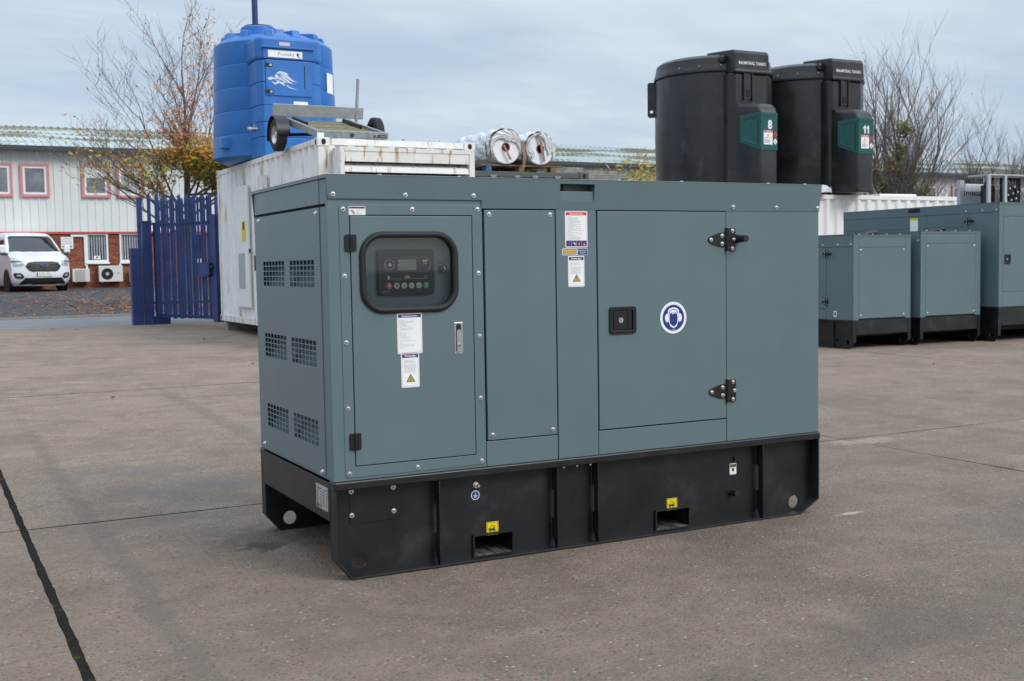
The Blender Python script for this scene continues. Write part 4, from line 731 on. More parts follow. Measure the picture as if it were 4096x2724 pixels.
b = MB(); b.prism(rrect(-.27, .27, .515, .632, .008), -.030, -.012); npl = b.build('number_plate', 'white', van)
b = MB(); b.text('CV70 TMG', .02, .535, -.0315, .10, width=.42); b.mt(1).box(-.262, -.225, -.0315, -.0305, .522, .626); b.build('lettering', ['ink', 'navy'], npl)
for sx in (-1, 1):
    for yy in (1.02, 3.95):
        t = MB(); xo = sx * .86
        t.lathe([(.20, -.10), (.29, -.115), (.335, -.09), (.345, 0), (.335, .09), (.29, .115), (.20, .10)], (xo, yy, .345), 28, 'x'); wl = t.build('wheel', 'tyre', van, smooth=50)
        t = MB(); xf = xo + sx * .095; t.lathe([(0, xf - .03 * sx), (.06, xf), (.07, xf - .03 * sx), (.20, xf - .02 * sx), (.215, xf)], (0, yy, .345), 24, 'x')
        for a in range(5): t.box(xf - .004, xf + .012 * sx, yy - .02, yy + .02, .345, .345); 
        t.build('rim', 'alloy', wl, smooth=40)
        t = MB(); t.prism(circ(yy, .36, .40, 28), sx * .965, sx * .992, 'x'); t.build('wheel_arch', 'vanblack', van)
# fallen leaves on the forecourt
lf = MB(); rl = random.Random(11)
for k in range(3400):
    if k % 3: X = rl.gauss(5.6, 1.5); Y = rl.gauss(27.5, 2.6)
    else: X = rl.uniform(-1.5, 8); Y = rl.uniform(24.3, 40)
    if not (24.2 < Y < 43): continue
    a = rl.uniform(0, 6.28); s = rl.uniform(.05, .095); z = g(Y) + .006; ca, sa = math.cos(a) * s, math.sin(a) * s; lf.mt(k % 3 if k % 5 else 1)
    lf.add([(X - ca, Y - sa, z), (X + sa * .5, Y - ca * .5, z + .004), (X + ca, Y + sa, z + .016), (X - sa * .5, Y + ca * .5, z)], [(0, 1, 2, 3)])
o = lf.build('leaf_litter', ['lred', 'lorange', 'lred'], recalc=False); tag(o, 'rust-coloured fallen leaves strewn over the dark forecourt', 'leaves', kind='stuff')
# ------------------------------------------------------------------ palisade gate and fence
def pale(h, wd=.074):
    b = MB(); prof = [(-wd / 2, .010), (-wd / 4, 0), (-wd / 8, -.012), (wd / 8, -.012), (wd / 4, 0), (wd / 2, .010)]; n = len(prof); vs = []
    for z, kx in ((0, 1), (h - .10, 1), (h - .03, .75), (h, .18)): vs += [(p[0] * kx, p[1], z) for p in prof]
    b.add(vs, [(j * n + i, j * n + i + 1, (j + 1) * n + i + 1, (j + 1) * n + i) for j in range(3) for i in range(n - 1)]); b.add([(p[0], p[1], p[2]) for p in [(v[0], v[1] + .004, v[2]) for v in vs]], [(j * n + i + 1, j * n + i, (j + 1) * n + i, (j + 1) * n + i + 1) for j in range(3) for i in range(n - 1)])
    return b.mesh('bluesteel', recalc=False)
ga, gb = Vector((2.90, 19.66, 0)), Vector((3.66, 17.42, 0)); gd = (gb - ga); gl = gd.length; gd.normalize(); ang = math.atan2(gd.y, gd.x)
gt = thing('palisade_gate', 'open blue palisade gate leaf with box lock and flat end stile', 'gate', (ga.x, ga.y, .32), local=True, rot=(0, 0, ang))
PG = pale(2.34)
for k in range(19): link('pale', PG, gt, (.14 + k * (gl - .34) / 18, -.03, .02))
for z in (.06, 1.86): b = MB(); b.box(.02, gl - .12, .0, .05, z - .025, z + .025); b.build('rail', 'bluesteel', gt)
b = MB(); b.box(gl - .16, gl, -.06, .07, -.03, 2.0); b.build('end_stile', 'bluesteel', gt, bevel=.006); b = MB(); b.box(0, .06, -.02, .06, .02, 1.92); b.build('hinge_stile', 'bluesteel', gt)
b = MB(); b.box(gl - .56, gl - .161, -.12, .06, .86, 1.10); b.box(gl - .60, gl - .18, -.14, .07, .83, .859); b.build('lock_box', 'bluesteel', gt, bevel=.006); b = MB(); b.box(gl - .14, gl - .10, -.075, -.06, .95, 1.07); b.mt(1).cyl((gl - .165, -.07, 1.02), (gl - .12, -.07, 1.02), .02, n=10); b.build('lock_bolt', ['void', 'chrome'], gt)
b = MB(); b.tube([(gl + .10, .05, -.12), (gl + .10, .05, .62), (gl + .16, .05, .62)], .014, 8); b.box(gl, gl + .1, .04, .06, .5, .52); b.build('drop_bolt', 'bluesteel', gt)
for z in (.2, 1.7): b = MB(); b.cyl((-.03, .02, z - .06), (-.03, .02, z + .06), .03, n=12); b.build('hinge', 'bluesteel', gt, smooth=40)
zg_ = g(19.7)
pt = thing('gate_post', 'square blue steel post carrying the palisade gate hinges', 'post', (2.76, 19.66, zg_)); b = MB(); b.box(2.66, 2.84, 19.58, 19.76, zg_ - .2, zg_ + 2.06); b.build('shaft', 'bluesteel', pt, bevel=.01); b = MB(); b.box(2.645, 2.855, 19.565, 19.775, zg_ + 2.06, zg_ + 2.08); b.build('cap', 'bluesteel', pt)
b = MB(); b.box(2.85, 3.16, 19.6, 19.74, zg_ - .1, zg_ + .16); b.build('foot_plate', 'bluesteel', pt)
b = MB(); b.box(2.42, 2.62, 19.55, 19.75, zg_ - .2, zg_ + 1.54); o = b.build('guard_post', 'bluesteel', bevel=.008); tag(o, 'shorter plain blue steel guard post next to the gate post', 'post')
fz = g(20.3); F0, F1 = 2.78, 9.0; FY = 20.45
fn_ = thing('palisade_fence', 'blue palisade fence with pointed pales running behind the open gate', 'fence', (F0, FY, fz)); PF = pale(2.62)
n_ = int((F1 - F0) / .155)
for k in range(n_): link('pale', PF, fn_, at(fn_, (F0 + .18 + k * .155, FY, fz + .05)))
for z in (.4, 2.05): b = MB(); b.box(F0, F1, FY + .012, FY + .06, fz + z - .025, fz + z + .025); b.build('rail', 'bluesteel', fn_)
for x in (F0, F0 + 2.75, F0 + 5.5): b = MB(); b.box(x - .05, x + .05, FY + .06, FY + .16, fz - .2, fz + 2.6); b.build('post', 'bluesteel', fn_)
pl = thing('lamp_post', 'tall dark blue steel pole rising behind the blue tank', 'pole', (4.65, 18, g(18))); b = MB(); b.cyl((4.65, 18., g(18)), (4.65, 18., 9.5), .062, .055, 16); b.build('shaft', 'bluesteel', pl, smooth=40); b = MB(); b.cyl((4.65, 18., g(18) - .05), (4.65, 18., g(18) + .3), .11, .10, 16); b.build('base', 'bluesteel', pl, smooth=40)

# ------------------------------------------------------------------ containers
def corr(n_per, pitch, h):
    p = []
    for i in range(n_per): a = i * pitch; p += [(a, 0), (a + pitch * .30, 0), (a + pitch * .48, h), (a + pitch * .80, h), (a + pitch, 0)] if i == n_per - 1 else [(a, 0), (a + pitch * .30, 0), (a + pitch * .48, h), (a + pitch * .80, h)]
    return p
def casting(t, x, y, z, mt, sx, sy):
    """corner casting with oval holes; x,y,z is its outer corner (sx,sy point inwards)"""
    b = MB(); x1, y1 = x + .18 * sx, y + .16 * sy; xa, xb, ya, yb_ = min(x, x1), max(x, x1), min(y, y1), max(y, y1); b.box(xa, xb, ya, yb_, z, z + .12); c_ = b.build('corner_casting', mt, t, bevel=.006)
    b = MB(); yy = y - .003 * sy; b.prism(rrect((x + x1) / 2 - .032, (x + x1) / 2 + .032, z + .02, z + .10, .03, 4), min(yy, yy + .002 * sy), max(yy, yy + .002 * sy)); b.build('lashing_hole', 'void', c_); b = MB(); xx = x - .003 * sx; b.prism(rrect((y + y1) / 2 - .025, (y + y1) / 2 + .025, z + .02, z + .10, .024, 4), min(xx, xx + .002 * sx), max(xx, xx + .002 * sx), 'x'); b.build('lashing_hole', 'void', c_)
def container(name, label, x0, x1, y0, y1, z0, z1, mt, rail, frail=None, sides='xXyY', grp=None):
    t = thing(name, label, 'container', ((x0 + x1) / 2, (y0 + y1) / 2, z0), grp); frail = frail or rail
    for sx, x in ((1, x0), (-1, x1)):
        for sy, y in ((1, y0), (-1, y1)):
            for z in (z0, z1 - .12): casting(t, x, y, z, frail, sx, sy)
            b = MB(); xa, ya = x + .01 * sx, y + .01 * sy; b.box(min(xa, xa + .16 * sx), max(xa, xa + .16 * sx), min(ya, ya + .14 * sy), max(ya, ya + .14 * sy), z0 + .121, z1 - .121); b.build('corner_post', frail, t, bevel=.004)
    for x, s in ((x0, 1), (x1, -1)):
        for za, zb in ((z0, z0 + .11), (z1 - .085, z1 - .01)): b = MB(); b.box(min(x + .012 * s, x + .07 * s), max(x + .012 * s, x + .07 * s), y0 + .165, y1 - .165, za, zb); b.build('side_rail', rail, t, bevel=.004)
    for y, s in ((y0, 1), (y1, -1)):
        for za, zb in ((z0, z0 + .11), (z1 - .10, z1 - .012)): b = MB(); b.box(x0 + .185, x1 - .185, min(y + .012 * s, y + .07 * s), max(y + .012 * s, y + .07 * s), za, zb); b.build('end_rail', rail, t, bevel=.004)
    # corrugated sheets, one part for each side
    def sheet_(a0, a1, f):
        n = max(1, round((a1 - a0) / .285)); p = corr(n, (a1 - a0) / n, .045); b = MB(); b.add([f(a0 + q[0], q[1], z) for z in (z0 + .10, z1 - .08) for q in p], [(i, i + 1, len(p) + i + 1, len(p) + i) for i in range(len(p) - 1)]); return b
    if 'x' in sides: sheet_(y0 + .14, y1 - .14, lambda a, d, z: (x0 + .022 + d, a, z)).build('side_sheet', mt, t, recalc=False)
    if 'X' in sides: sheet_(y0 + .14, y1 - .14, lambda a, d, z: (x1 - .022 - d, a, z)).build('side_sheet', mt, t, recalc=False)
    if 'y' in sides: sheet_(x0 + .16, x1 - .16, lambda a, d, z: (a, y0 + .022 + d, z)).build('end_sheet', mt, t, recalc=False)
    if 'Y' in sides: sheet_(x0 + .16, x1 - .16, lambda a, d, z: (a, y1 - .022 - d, z)).build('end_sheet', mt, t, recalc=False)
    b = MB(); b.box(x0 + .06, x1 - .06, y0 + .06, y1 - .06, z1 - .05, z1 - .02); b.build('roof', mt, t); b = MB(); b.box(x0 + .06, x1 - .06, y0 + .06, y1 - .06, z0 + .05, z0 + .12); b.build('floor', rail, t)
    return t
C1Z = 3.10
c1 = container('shipping_container', 'rust-streaked white shipping container with louvred end box, carrying the blue tank', 3.62, 6.06, 11.2, 17.25, .33, C1Z, 'cwhite', 'rustwhite', 'rustwhite')
for yy in (11.4, 14.2, 16.9): b = MB(); b.box(3.66, 6.0, yy, yy + .18, g(yy) - .05, .329); b.build('bearer', 'wood', c1)
for (ya, yb_, za, zb) in ((15.0, 15.9, .62, 2.70),): b = MB(); b.box(3.595, 3.63, ya, yb_, za, zb); d_ = b.build('door_panel', 'cclean', c1, bevel=.004)
b = MB(); b.box(3.585, 3.594, 15.25, 15.65, .95, 1.55); b.build('flyer', 'greycab', c1); b = MB(); b.box(3.585, 3.594, 15.15, 15.35, 1.75, 2.1); b.mt(1).box(3.583, 3.5849, 15.18, 15.3, 1.95, 2.08); b.build('hazard_notice', ['yellow', 'ink'], c1); b = MB(); b.box(3.578, 3.594, 14.85, 14.92, 1.55, 1.62); b.box(3.57, 3.594, 14.5, 14.56, 1.25, 1.5); b.build('door_handle', 'blackplate', c1)
b = MB(); b.box(3.59, 3.632, 13.85, 14.25, 2.35, 2.78); b.build('side_plate', 'rustwhite', c1)
# louvre box on the near end
LX0, LX1, LY0, LZ1 = 3.83, 5.86, 10.86, 2.945
b = MB(); b.box(LX0, LX0 + .06, LY0, 11.19, .6, LZ1); b.box(LX1 - .06, LX1, LY0, 11.19, .6, LZ1); b.box(LX0 + .06, LX1 - .06, LY0 + .002, 11.19, LZ1 - .055, LZ1); b.box(LX0 + .06, LX1 - .06, LY0 + .002, 11.19, .6, .70); lb = b.build('louvre_box', 'rustwhite', c1)
b = MB(); b.box(LX0 + .06, LX1 - .06, 11.12, 11.16, .7, LZ1 - .06); b.build('dark_core', 'void', lb)
b = MB(); b.box(LX0 + .06, LX1 - .06, LY0 + .012, LY0 + .03, LZ1 - .20, LZ1 - .055); b.build('louvre_head', 'rustwhite', lb)
for k in range(12):
    zt_ = LZ1 - .225 - k * .155; b = MB(); b.add([(x, LY0 + yy, zt_ + zz) for x in (LX0 + .06, LX1 - .06) for yy, zz in ((.16, .02), (.03, -.045), (.022, -.115), (.03, -.12), (.04, -.05), (.17, .012))], [(0, 1, 7, 6), (1, 2, 8, 7), (2, 3, 9, 8), (3, 4, 10, 9), (4, 5, 11, 10), (5, 0, 6, 11)]); b.build('louvre', 'cwhite', lb)
for x in (LX0 + .3, LX0 + .8, LX0 + 1.3): b = MB(); b.cyl((x - .2, 11.25, C1Z), (x - .2, 11.25, C1Z + .02), .018, n=8); b.build('rivet', 'grime', c1)
c2 = container('shipping_container', 'olive green shipping container carrying the pallet of wrapped rolls', 6.26, 8.70, 12.3, 18.3, .2, 2.80, 'olive', 'olive')
for k, x in enumerate((6.89, 7.32, 7.66, 8.08)):
    b = MB(); zc2 = 2.70; b.box(x - .05, x + .05, 12.265, 12.312, zc2 - .005, zc2 + .022); b.cyl((x, 12.27, zc2 - .10), (x, 12.27, zc2 + .03), .02, n=8); b.box(x - .035, x + .035, 12.26, 12.30, zc2 - .06, zc2 - .035); b.build('twist_clamp', 'galv', c2)
c3 = container('shipping_container', 'clean white shipping container under the two black fuel tanks', 10.6, 20.0, 13.75, 16.19, .06, 2.62, 'cclean', 'cclean')
b = MB(); b.box(14.79, 14.81, 13.735, 13.765, .3, 2.0); b.box(14.6, 14.8, 13.735, 13.765, 2.0, 2.02); b.build('door_seam', 'void', c3)
b = MB(); b.box(14.66, 14.95, 13.70, 13.73, 1.82, 1.86); b.box(14.68, 14.72, 13.69, 13.73, 1.76, 1.92); b.box(14.9, 14.94, 13.69, 13.73, 1.76, 1.92); b.build('door_latch', 'alu', c3)
b = MB(); b.box(17.2, 18.3, 14.2, 15.4, 2.621, 2.68); b.build('roof_hatch', 'cclean', c3, bevel=.02)
# ------------------------------------------------------------------ blue bunded tank on the white container
TX, TY, TZ, TR_ = 4.30, 15.60, C1Z + .012, 1.04
bt = thing('blue_tank', 'big bright blue plastic storage tank with leaping animal emblem standing on the white container', 'tank', (TX, TY, TZ))
prof = [(0, 0), (.93, 0), (.99, .03)]; z = .03; r = TR_ + .035
for k in range(5):
    zt = .42 + k * .39; prof += [(r, z + .03), (r - .008, zt - .015), (r - .022, zt)]; z = zt; r -= .014
prof += [(r - .02, 1.98), (r - .09, 2.05), (.72, 2.13), (.40, 2.17), (0, 2.17)]
b = MB(); b.lathe([(p[0], p[1] + TZ) for p in prof], (TX, TY, 0), 56); b.build('shell', 'blue', bt, smooth=32)
b = MB(); b.lathe([(.31, 2.10), (.30, 2.26), (.27, 2.28), (.25, 2.24), (0, 2.24)], (TX - .32, TY - .25, TZ), 28); b.build('manhole_neck', 'blue', bt, smooth=40); b = MB(); b.lathe([(.26, 2.27), (.25, 2.30), (0, 2.31)], (TX - .32, TY - .25, TZ), 28); b.build('manhole_lid', 'rubber', bt, smooth=40)
for k in range(12):
    a = R(k * 30 + 10); cx, cy = TX + math.cos(a) * .80, TY + math.sin(a) * .80; b = MB(); b.x = Matrix.Translation((cx, cy, TZ + 1.98)) @ Matrix.Rotation(a, 4, 'Z'); b.add([(-.30, -.09, .06), (-.30, .09, .06), (.14, -.09, -.05), (.14, .09, -.05), (-.26, -.07, .22), (-.26, .07, .22), (.06, -.07, .19), (.06, .07, .19)], [(0, 1, 3, 2), (4, 6, 7, 5), (0, 4, 5, 1), (2, 3, 7, 6), (0, 2, 6, 4), (1, 5, 7, 3)]); b.build('top_rib', 'blue', bt, bevel=.02)
b = MB(); b.add([(TX + .02 + x, TY - .2 + y, TZ + zz) for x, y, zz in ((-.17, -.1, 2.12), (.19, -.1, 2.12), (.19, .1, 2.12), (-.17, .1, 2.12), (-.13, -.07, 2.29), (.10, -.07, 2.29), (.10, .07, 2.29), (-.13, .07, 2.29))], [(0, 1, 2, 3), (4, 7, 6, 5), (0, 4, 5, 1), (1, 5, 6, 2), (2, 6, 7, 3), (3, 7, 4, 0)]); b.build('lifting_lug', 'blue', bt, bevel=.015)
# cabinet
KX0, KX1, KY = 3.655, 4.735, 14.20
plan = [(KX0 + .06, KY), (KX1 - .14, KY), (KX1, KY + .16), (KX1, TY - .5), (KX0 - .02, TY - .5), (KX0 - .02, KY + .12)]
segs = [(3.11, 3.42), (3.425, 3.66), (3.665, 3.93), (3.935, 4.30), (4.305, 4.66)]
for k, (z0_, z1_) in enumerate(segs): b = MB(); b.prism(plan, z0_, z1_, 'z'); b.build('cabinet', 'blue', bt, bevel=.012)
cx_ = (KX0 + KX1) / 2; pl2 = [(cx_ + (p[0] - cx_) * 1.03, p[1] - .012 if p[1] < TY - .6 else p[1]) for p in plan]
b = MB(); b.prism(pl2, 4.665, 5.04, 'z'); hd_ = b.build('cabinet_hood', 'blue', bt, bevel=.05)
b = MB(); b.box(KX0 + .10, KX1 - .20, KY - .022, KY - .002, 4.09, 4.665); b.build('cabinet_door', 'blue', bt, bevel=.012); b = MB(); b.box(KX0 + .07, KX1 - .19, KY - .024, KY - .013, 4.685, 4.845); b.build('sign_recess', 'blue', bt, bevel=.004)
b = MB(); b.box(KX0 + .03, KX1 - .16, KY - .06, KY - .014, 4.85, 4.875); b.build('hood_lip', 'blue', bt, bevel=.006); b = MB(); b.box(KX1 - .34, KX1 - .325, KY - .0225, KY - .019, 4.22, 4.60); b.build('door_groove', 'void', bt)
b = MB(); b.prism(rrect(3.80, 4.37, 4.705, 4.815, .006), KY - .030, KY - .024); sg_ = b.build('sign', 'white', bt); b = MB(); b.text('Protekt', 4.10, 4.735, KY - .0315, .075, width=.27); b.mt(1).add([(4.28, KY - .0315, 4.79), (4.335, KY - .0315, 4.775), (4.30, KY - .0315, 4.75), (4.33, KY - .0315, 4.72), (4.31, KY - .0315, 4.715), (4.275, KY - .0315, 4.75)], [(0, 1, 2, 5), (2, 3, 4, 5)]); b.build('lettering', ['inkgrey', 'tgreen', 'alu'], sg_)
b = MB(); b.prism(rrect(3.99, 4.17, 4.895, 4.955, .012), KY - .022, KY - .011); b.build('badge', 'silver', bt)
for z in (4.565, 4.105 + .03): b = MB(); b.box(3.755, 3.87, KY - .026, KY - .0215, z - .02, z + .045); b.mt(1).cyl((3.835, KY - .026, z + .012), (3.835, KY - .035, z + .012), .02, n=12); b.build('door_lock', ['blackplate', 'chrome'], bt)
b = MB(); b.prism(rrect(4.21, 4.45, 3.80, 4.01, .012), KY - .010, KY - .001); lq = b.build('label', 'white', bt); b = MB(); b.text('Protekt', 4.33, 3.945, KY - .011, .03); b.build('lettering', 'inkgrey', lq)
# leaping animal emblem: mane of swept locks, head, body, tail
b = MB(); ex, ez, s = 4.035, 4.345, .00255; ye = KY - .0245
def em(pts): b.flat([(ex + (p[0] - 680) * s * .79, ez - (p[1] - 655) * s * .79) for p in pts], ye)
for pts in ([(620, 610), (650, 585), (700, 590), (735, 610), (700, 606), (655, 602)], [(655, 603), (710, 607), (760, 650), (800, 668), (745, 660), (690, 625)], [(650, 610), (690, 627), (740, 668), (775, 685), (720, 676), (675, 640)], [(640, 618), (672, 642), (715, 680), (690, 672), (650, 640)],
            [(612, 618), (640, 612), (655, 640), (670, 660), (640, 650), (618, 642)], [(557, 640), (590, 632), (612, 640), (630, 655), (600, 650), (575, 662), (557, 655)], [(600, 652), (640, 660), (690, 675), (715, 700), (690, 700), (650, 680), (612, 695), (585, 672), (600, 672), (612, 682), (635, 668)], [(690, 678), (740, 708), (800, 730), (745, 720), (700, 700)]): em(pts)
b.build('emblem', 'emblem', bt)
b = MB(); b.cyl((KX0 - .02, KY + .30, 3.56), (KX0 - .10, KY + .28, 3.56), .03, n=10); b.cyl((KX0 - .02, KY + .14, 3.56), (KX0 - .14, KY + .12, 3.555), .022, n=10); b.cyl((KX0 - .14, KY + .12, 3.555), (KX0 - .19, KY + .11, 3.55), .035, .03, 10); b.cyl((KX0 - .08, KY + .13, 3.56), (KX0 - .08, KY + .12, 3.64), .014, n=8); b.build('valve', 'galv', bt, smooth=40)
b = MB(); b.box(3.22, 3.40, 15.08, 15.25, 3.30, 3.50); b.build('lifting_notch', 'blue', bt, bevel=.02)
b = MB(); b.lathe([(1.046, 4.28), (1.046, 4.62)], (TX, TY, 0), 8, 'z', -48, -33); b.build('label', 'white', bt)
# ------------------------------------------------------------------ trailer on the container
tr = thing('trailer', 'galvanised flatbed trailer with mossy plank deck tipped forward on the white container', 'trailer', (4.2, 12.2, C1Z))
fy, fzb, ry, rzb = 11.32, C1Z + .004, 13.0, 3.50
tl = lambda x, t, h: (x, fy + (ry - fy) * t - h * .28, fzb + (rzb - fzb) * t + h * .96)
def tbox(name, x0, x1, t0, t1, h0, h1, mt, bv=.004):
    b = MB(); b.add([tl(x, t, h) for x in (x0, x1) for t in (t0, t1) for h in (h0, h1)], [(0, 1, 3, 2), (4, 6, 7, 5), (0, 4, 5, 1), (2, 3, 7, 6), (0, 2, 6, 4), (1, 5, 7, 3)]); return b.build(name, mt, tr, bevel=bv)
TX0, TX1 = 3.66, 4.72
tbox('front_rail', TX0, TX1, 0, .03, .0, .105, 'galv'); tbox('side_rail', TX0, TX0 + .05, .031, 1, .0, .10, 'galv'); tbox('side_rail', TX1 - .05, TX1, .031, 1, .0, .10, 'galv')
for k in range(7): tbox('deck_plank', TX0 + .051, TX1 - .051, .04 + k * .137, .04 + k * .137 + .132, .03, .06 + .006 * (k % 2), 'deck')
tbox('tail_board', 3.50, 4.94, .98, 1.01, .11, .29, 'greywood'); tbox('inner_bracket', TX0 + .10, TX0 + .14, .52, .92, .062, .12, 'vanblack'); tbox('inner_bracket', TX1 - .16, TX1 - .12, .45, .92, .062, .12, 'vanblack')
b = MB(); b.cyl((4.17, fy - .005, fzb + .05), (4.17, fy - .03, fzb + .05), .028, n=14); b.build('buffer', 'rubber', tr); b = MB(); b.box(4.50, 4.69, fy - .02, fy - .008, fzb + .03, fzb + .085); b.mt(1).box(4.51, 4.56, fy - .022, fy - .0205, fzb + .065, fzb + .08); b.box(4.525, 4.545, fy - .022, fy - .0205, fzb + .035, fzb + .065); b.box(4.60, 4.68, fy - .022, fy - .0205, fzb + .04, fzb + .05); b.build('plate', ['ink', 'galv'], tr)
b = MB(); b.box(TX0 - .004, TX0 + .09, fy - .020, fy - .006, fzb + .005, fzb + .10); b.build('reflector', 'white', tr); b = MB(); b.box(TX0 - .008, TX0 - .001, fy + .25, fy + .28, fzb + .10, fzb + .15); b.build('side_marker', 'amber', tr)
b = MB(); b.cyl((4.82, 12.92, 3.55), (4.86, 12.90, 4.22), .024, n=10); b.build('prop_post', 'galv', tr, smooth=40)
for x, sg, wz in ((3.51, -1, 3.285), (5.06, 1, 3.362)):
    b = MB(); b.lathe([(.14, -.065), (.21, -.078), (.243, -.058), (.25, 0), (.243, .058), (.21, .078), (.14, .065)], (x, 12.72, wz), 30, 'x'); wl = b.build('wheel', 'tyre', tr, smooth=50)
    b = MB(); xf = x + sg * .06; b.lathe([(0, xf - sg * .03), (.05, xf), (.06, xf - sg * .03), (.12, xf - sg * .045), (.142, xf + sg * .005), (.15, xf)], (0, 12.72, wz), 24, 'x'); b.build('rim', 'alloy', wl, smooth=40)
    if sg < 0:
        b = MB(); pts = [(12.72 + .285 * math.cos(R(a)), wz + .285 * math.sin(R(a))) for a in range(-15, 186, 15)]; pi_ = [(12.72 + .275 * math.cos(R(a)), wz + .275 * math.sin(R(a))) for a in range(185, -16, -15)]; b.prism(pts + pi_[:len(pts)], x - .10, x + .10, 'x'); b.build('mudguard', 'vanblack', tr, smooth=40)
b = MB(); b.cyl((3.5, 12.72, 3.285), (5.1, 12.72, 3.362), .025, n=8); b.build('axle', 'vanblack', tr)
# ------------------------------------------------------------------ pallet, rolls and timber
ZR = 2.812
pa = thing('pallet', 'worn timber pallet with one blue block under the film rolls', 'pallet', (7.55, 13.3, ZR))
for x in (6.95, 7.55, 8.16): 
    for k, yy in enumerate((12.62, 13.3, 14.0)): b = MB(); b.box(x - .05, x + .05, yy - .07, yy + .07, ZR, ZR + .085); b.build('block', 'palletblue' if (x < 7 and k == 0) else 'palletwood', pa)
for k in range(6): b = MB(); yy = 12.54 + k * .28; b.box(6.80, 8.32, yy, yy + .13, ZR + .086, ZR + .108); b.build('deck_board', 'palletwood', pa)
def roll(cx, r, y0, ln, label, seed):
    zc_ = ZR + .108 + r + .004; t = thing('film_roll', label, 'roll', (cx, y0, ZR + .11), 'wrapped film rolls on the pallet'); rr = random.Random(seed)
    b = MB(); b.lathe([(.075, y0 + .03), (.075, y0), (r - .012, y0), (r, y0 + .012), (r, y0 + ln - .01), (r - .02, y0 + ln), (0, y0 + ln)], (cx, 0, zc_), 44, 'y'); b.build('film', 'foil', t, smooth=35)
    b = MB(); b.lathe([(.058, y0 + .10), (.058, y0 - .004), (.076, y0 - .004), (.076, y0 + .02)], (cx, 0, zc_), 24, 'y'); b.mt(1).lathe([(0, y0 + .08), (.058, y0 + .08)], (cx, 0, zc_), 24, 'y'); b.build('core', ['core', 'void'], t, smooth=40)
    # loose torn wrapping, crumpled round the upper part
    b = MB(); ph = [rr.uniform(0, 6) for _ in range(8)]
    def f(u, v):
        a = R(-35 + 250 * u) ; edge = .5 + .5 * math.sin(u * 9 + ph[0]); yv = y0 + .012 + (ln - .1 * edge) * v
        d = .006 + .020 * abs(math.sin(u * 23 + v * 11 + ph[1])) + .026 * abs(math.sin(u * 9 - v * 21 + ph[2])) * abs(math.sin(v * 9 + ph[5])) + rr.uniform(0, .014); return (cx + (r + d) * math.cos(a), yv, zc_ + (r + d) * math.sin(a))
    b.grid(f, 60, 40); b.build('torn_wrap', 'wrap', t, smooth=25)
    b = MB()
    def f2(u, v):
        a = R(-25 + 240 * u + 14 * math.sin(v * 5 + ph[3])); rad = r + .012 - (r - .08) * v * (.55 + .4 * math.sin(u * 7 + ph[4])); return (cx + rad * math.cos(a), y0 - .014 - .020 * abs(math.sin(u * 25 + v * 13)) - rr.uniform(0, .008), zc_ + rad * math.sin(a))
    b.grid(f2, 60, 16); b.build('torn_wrap', 'wrap', t, smooth=25)
    for a in (38, 95, 150):
        p = []; 
        for q in range(6): p.append((cx + (r + .035) * math.cos(R(a)) + rr.uniform(-.02, .02) * q, y0 + .05 + .05 * (a % 7) * .2, zc_ + (r + .03) * math.sin(R(a)) + .012 * q))
        b = MB(); b.tube(p, [.008, .007, .006, .004, .003, .002], 5); b.build('loose_end', 'wrap', t)
    return t, zc_
r1, z1_ = roll(7.24, .275, 12.5, 1.45, 'shiny white film roll in torn wrap, next to the louvre box', 5); r2, z2_ = roll(7.88, .262, 12.5, 1.4, 'shiny white film roll with tape across its core, on the pallet end by the timber', 9)
def tape(par, pts, wd, mt='strap'):
    b = MB(); vs = []
    for p in pts: vs += [(p[0] - wd / 2, p[1], p[2]), (p[0] + wd / 2, p[1] + .003, p[2] + .004)]
    b.add(vs, [(2 * i, 2 * i + 1, 2 * i + 3, 2 * i + 2) for i in range(len(pts) - 1)]); return b.build('tape_strap', mt, par)
tape(r2, [(7.80, 12.62, z2_ + .27), (7.83, 12.455, z2_ + .24), (7.87, 12.45, z2_ + .10), (7.90, 12.45, z2_ - .05), (7.93, 12.455, z2_ - .21)], .05); tape(r1, [(7.50, 12.6, z1_ + .16), (7.53, 12.44, z1_ + .10), (7.55, 12.43, z1_ - .15), (7.54, 12.45, z1_ - .33)], .055); tape(r1, [(7.02, 12.7, z1_ + .19), (6.94, 12.62, z1_ + .05), (6.95, 12.6, z1_ - .15)], .05); tape(r1, [(7.18, 12.45, z1_ + .03), (7.24, 12.44, z1_ - .1), (7.30, 12.45, z1_ - .21)], .04)
for k in range(9):
    row, colu = divmod(k, 3); x0 = 11.55 - .10 * ((k * 7) % 3) ; 
tb = thing('timber_stack', 'stack of weathered grey planks on the container roof beside the first black tank', 'timber', (9.6, 14.6, 2.7), )
zq = 2.80
for k in range(6):
    x1 = (9.55, 9.95, 10.15, 10.05, 9.9, 9.2)[k]; b = MB(); b.box(8.5 + .06 * (k % 3), x1, 13.2 + .02 * k, 13.62, zq + .002 - .10 + k * .047, zq - .10 + .044 + k * .047); b.build('plank', 'wood', tb)
b = MB(); b.box(8.75, 9.3, 13.15, 13.7, g(13.4), 2.699); b.build('trestle', 'wood', tb); tb['label'] = 'stack of weathered grey planks on a trestle behind the olive container'
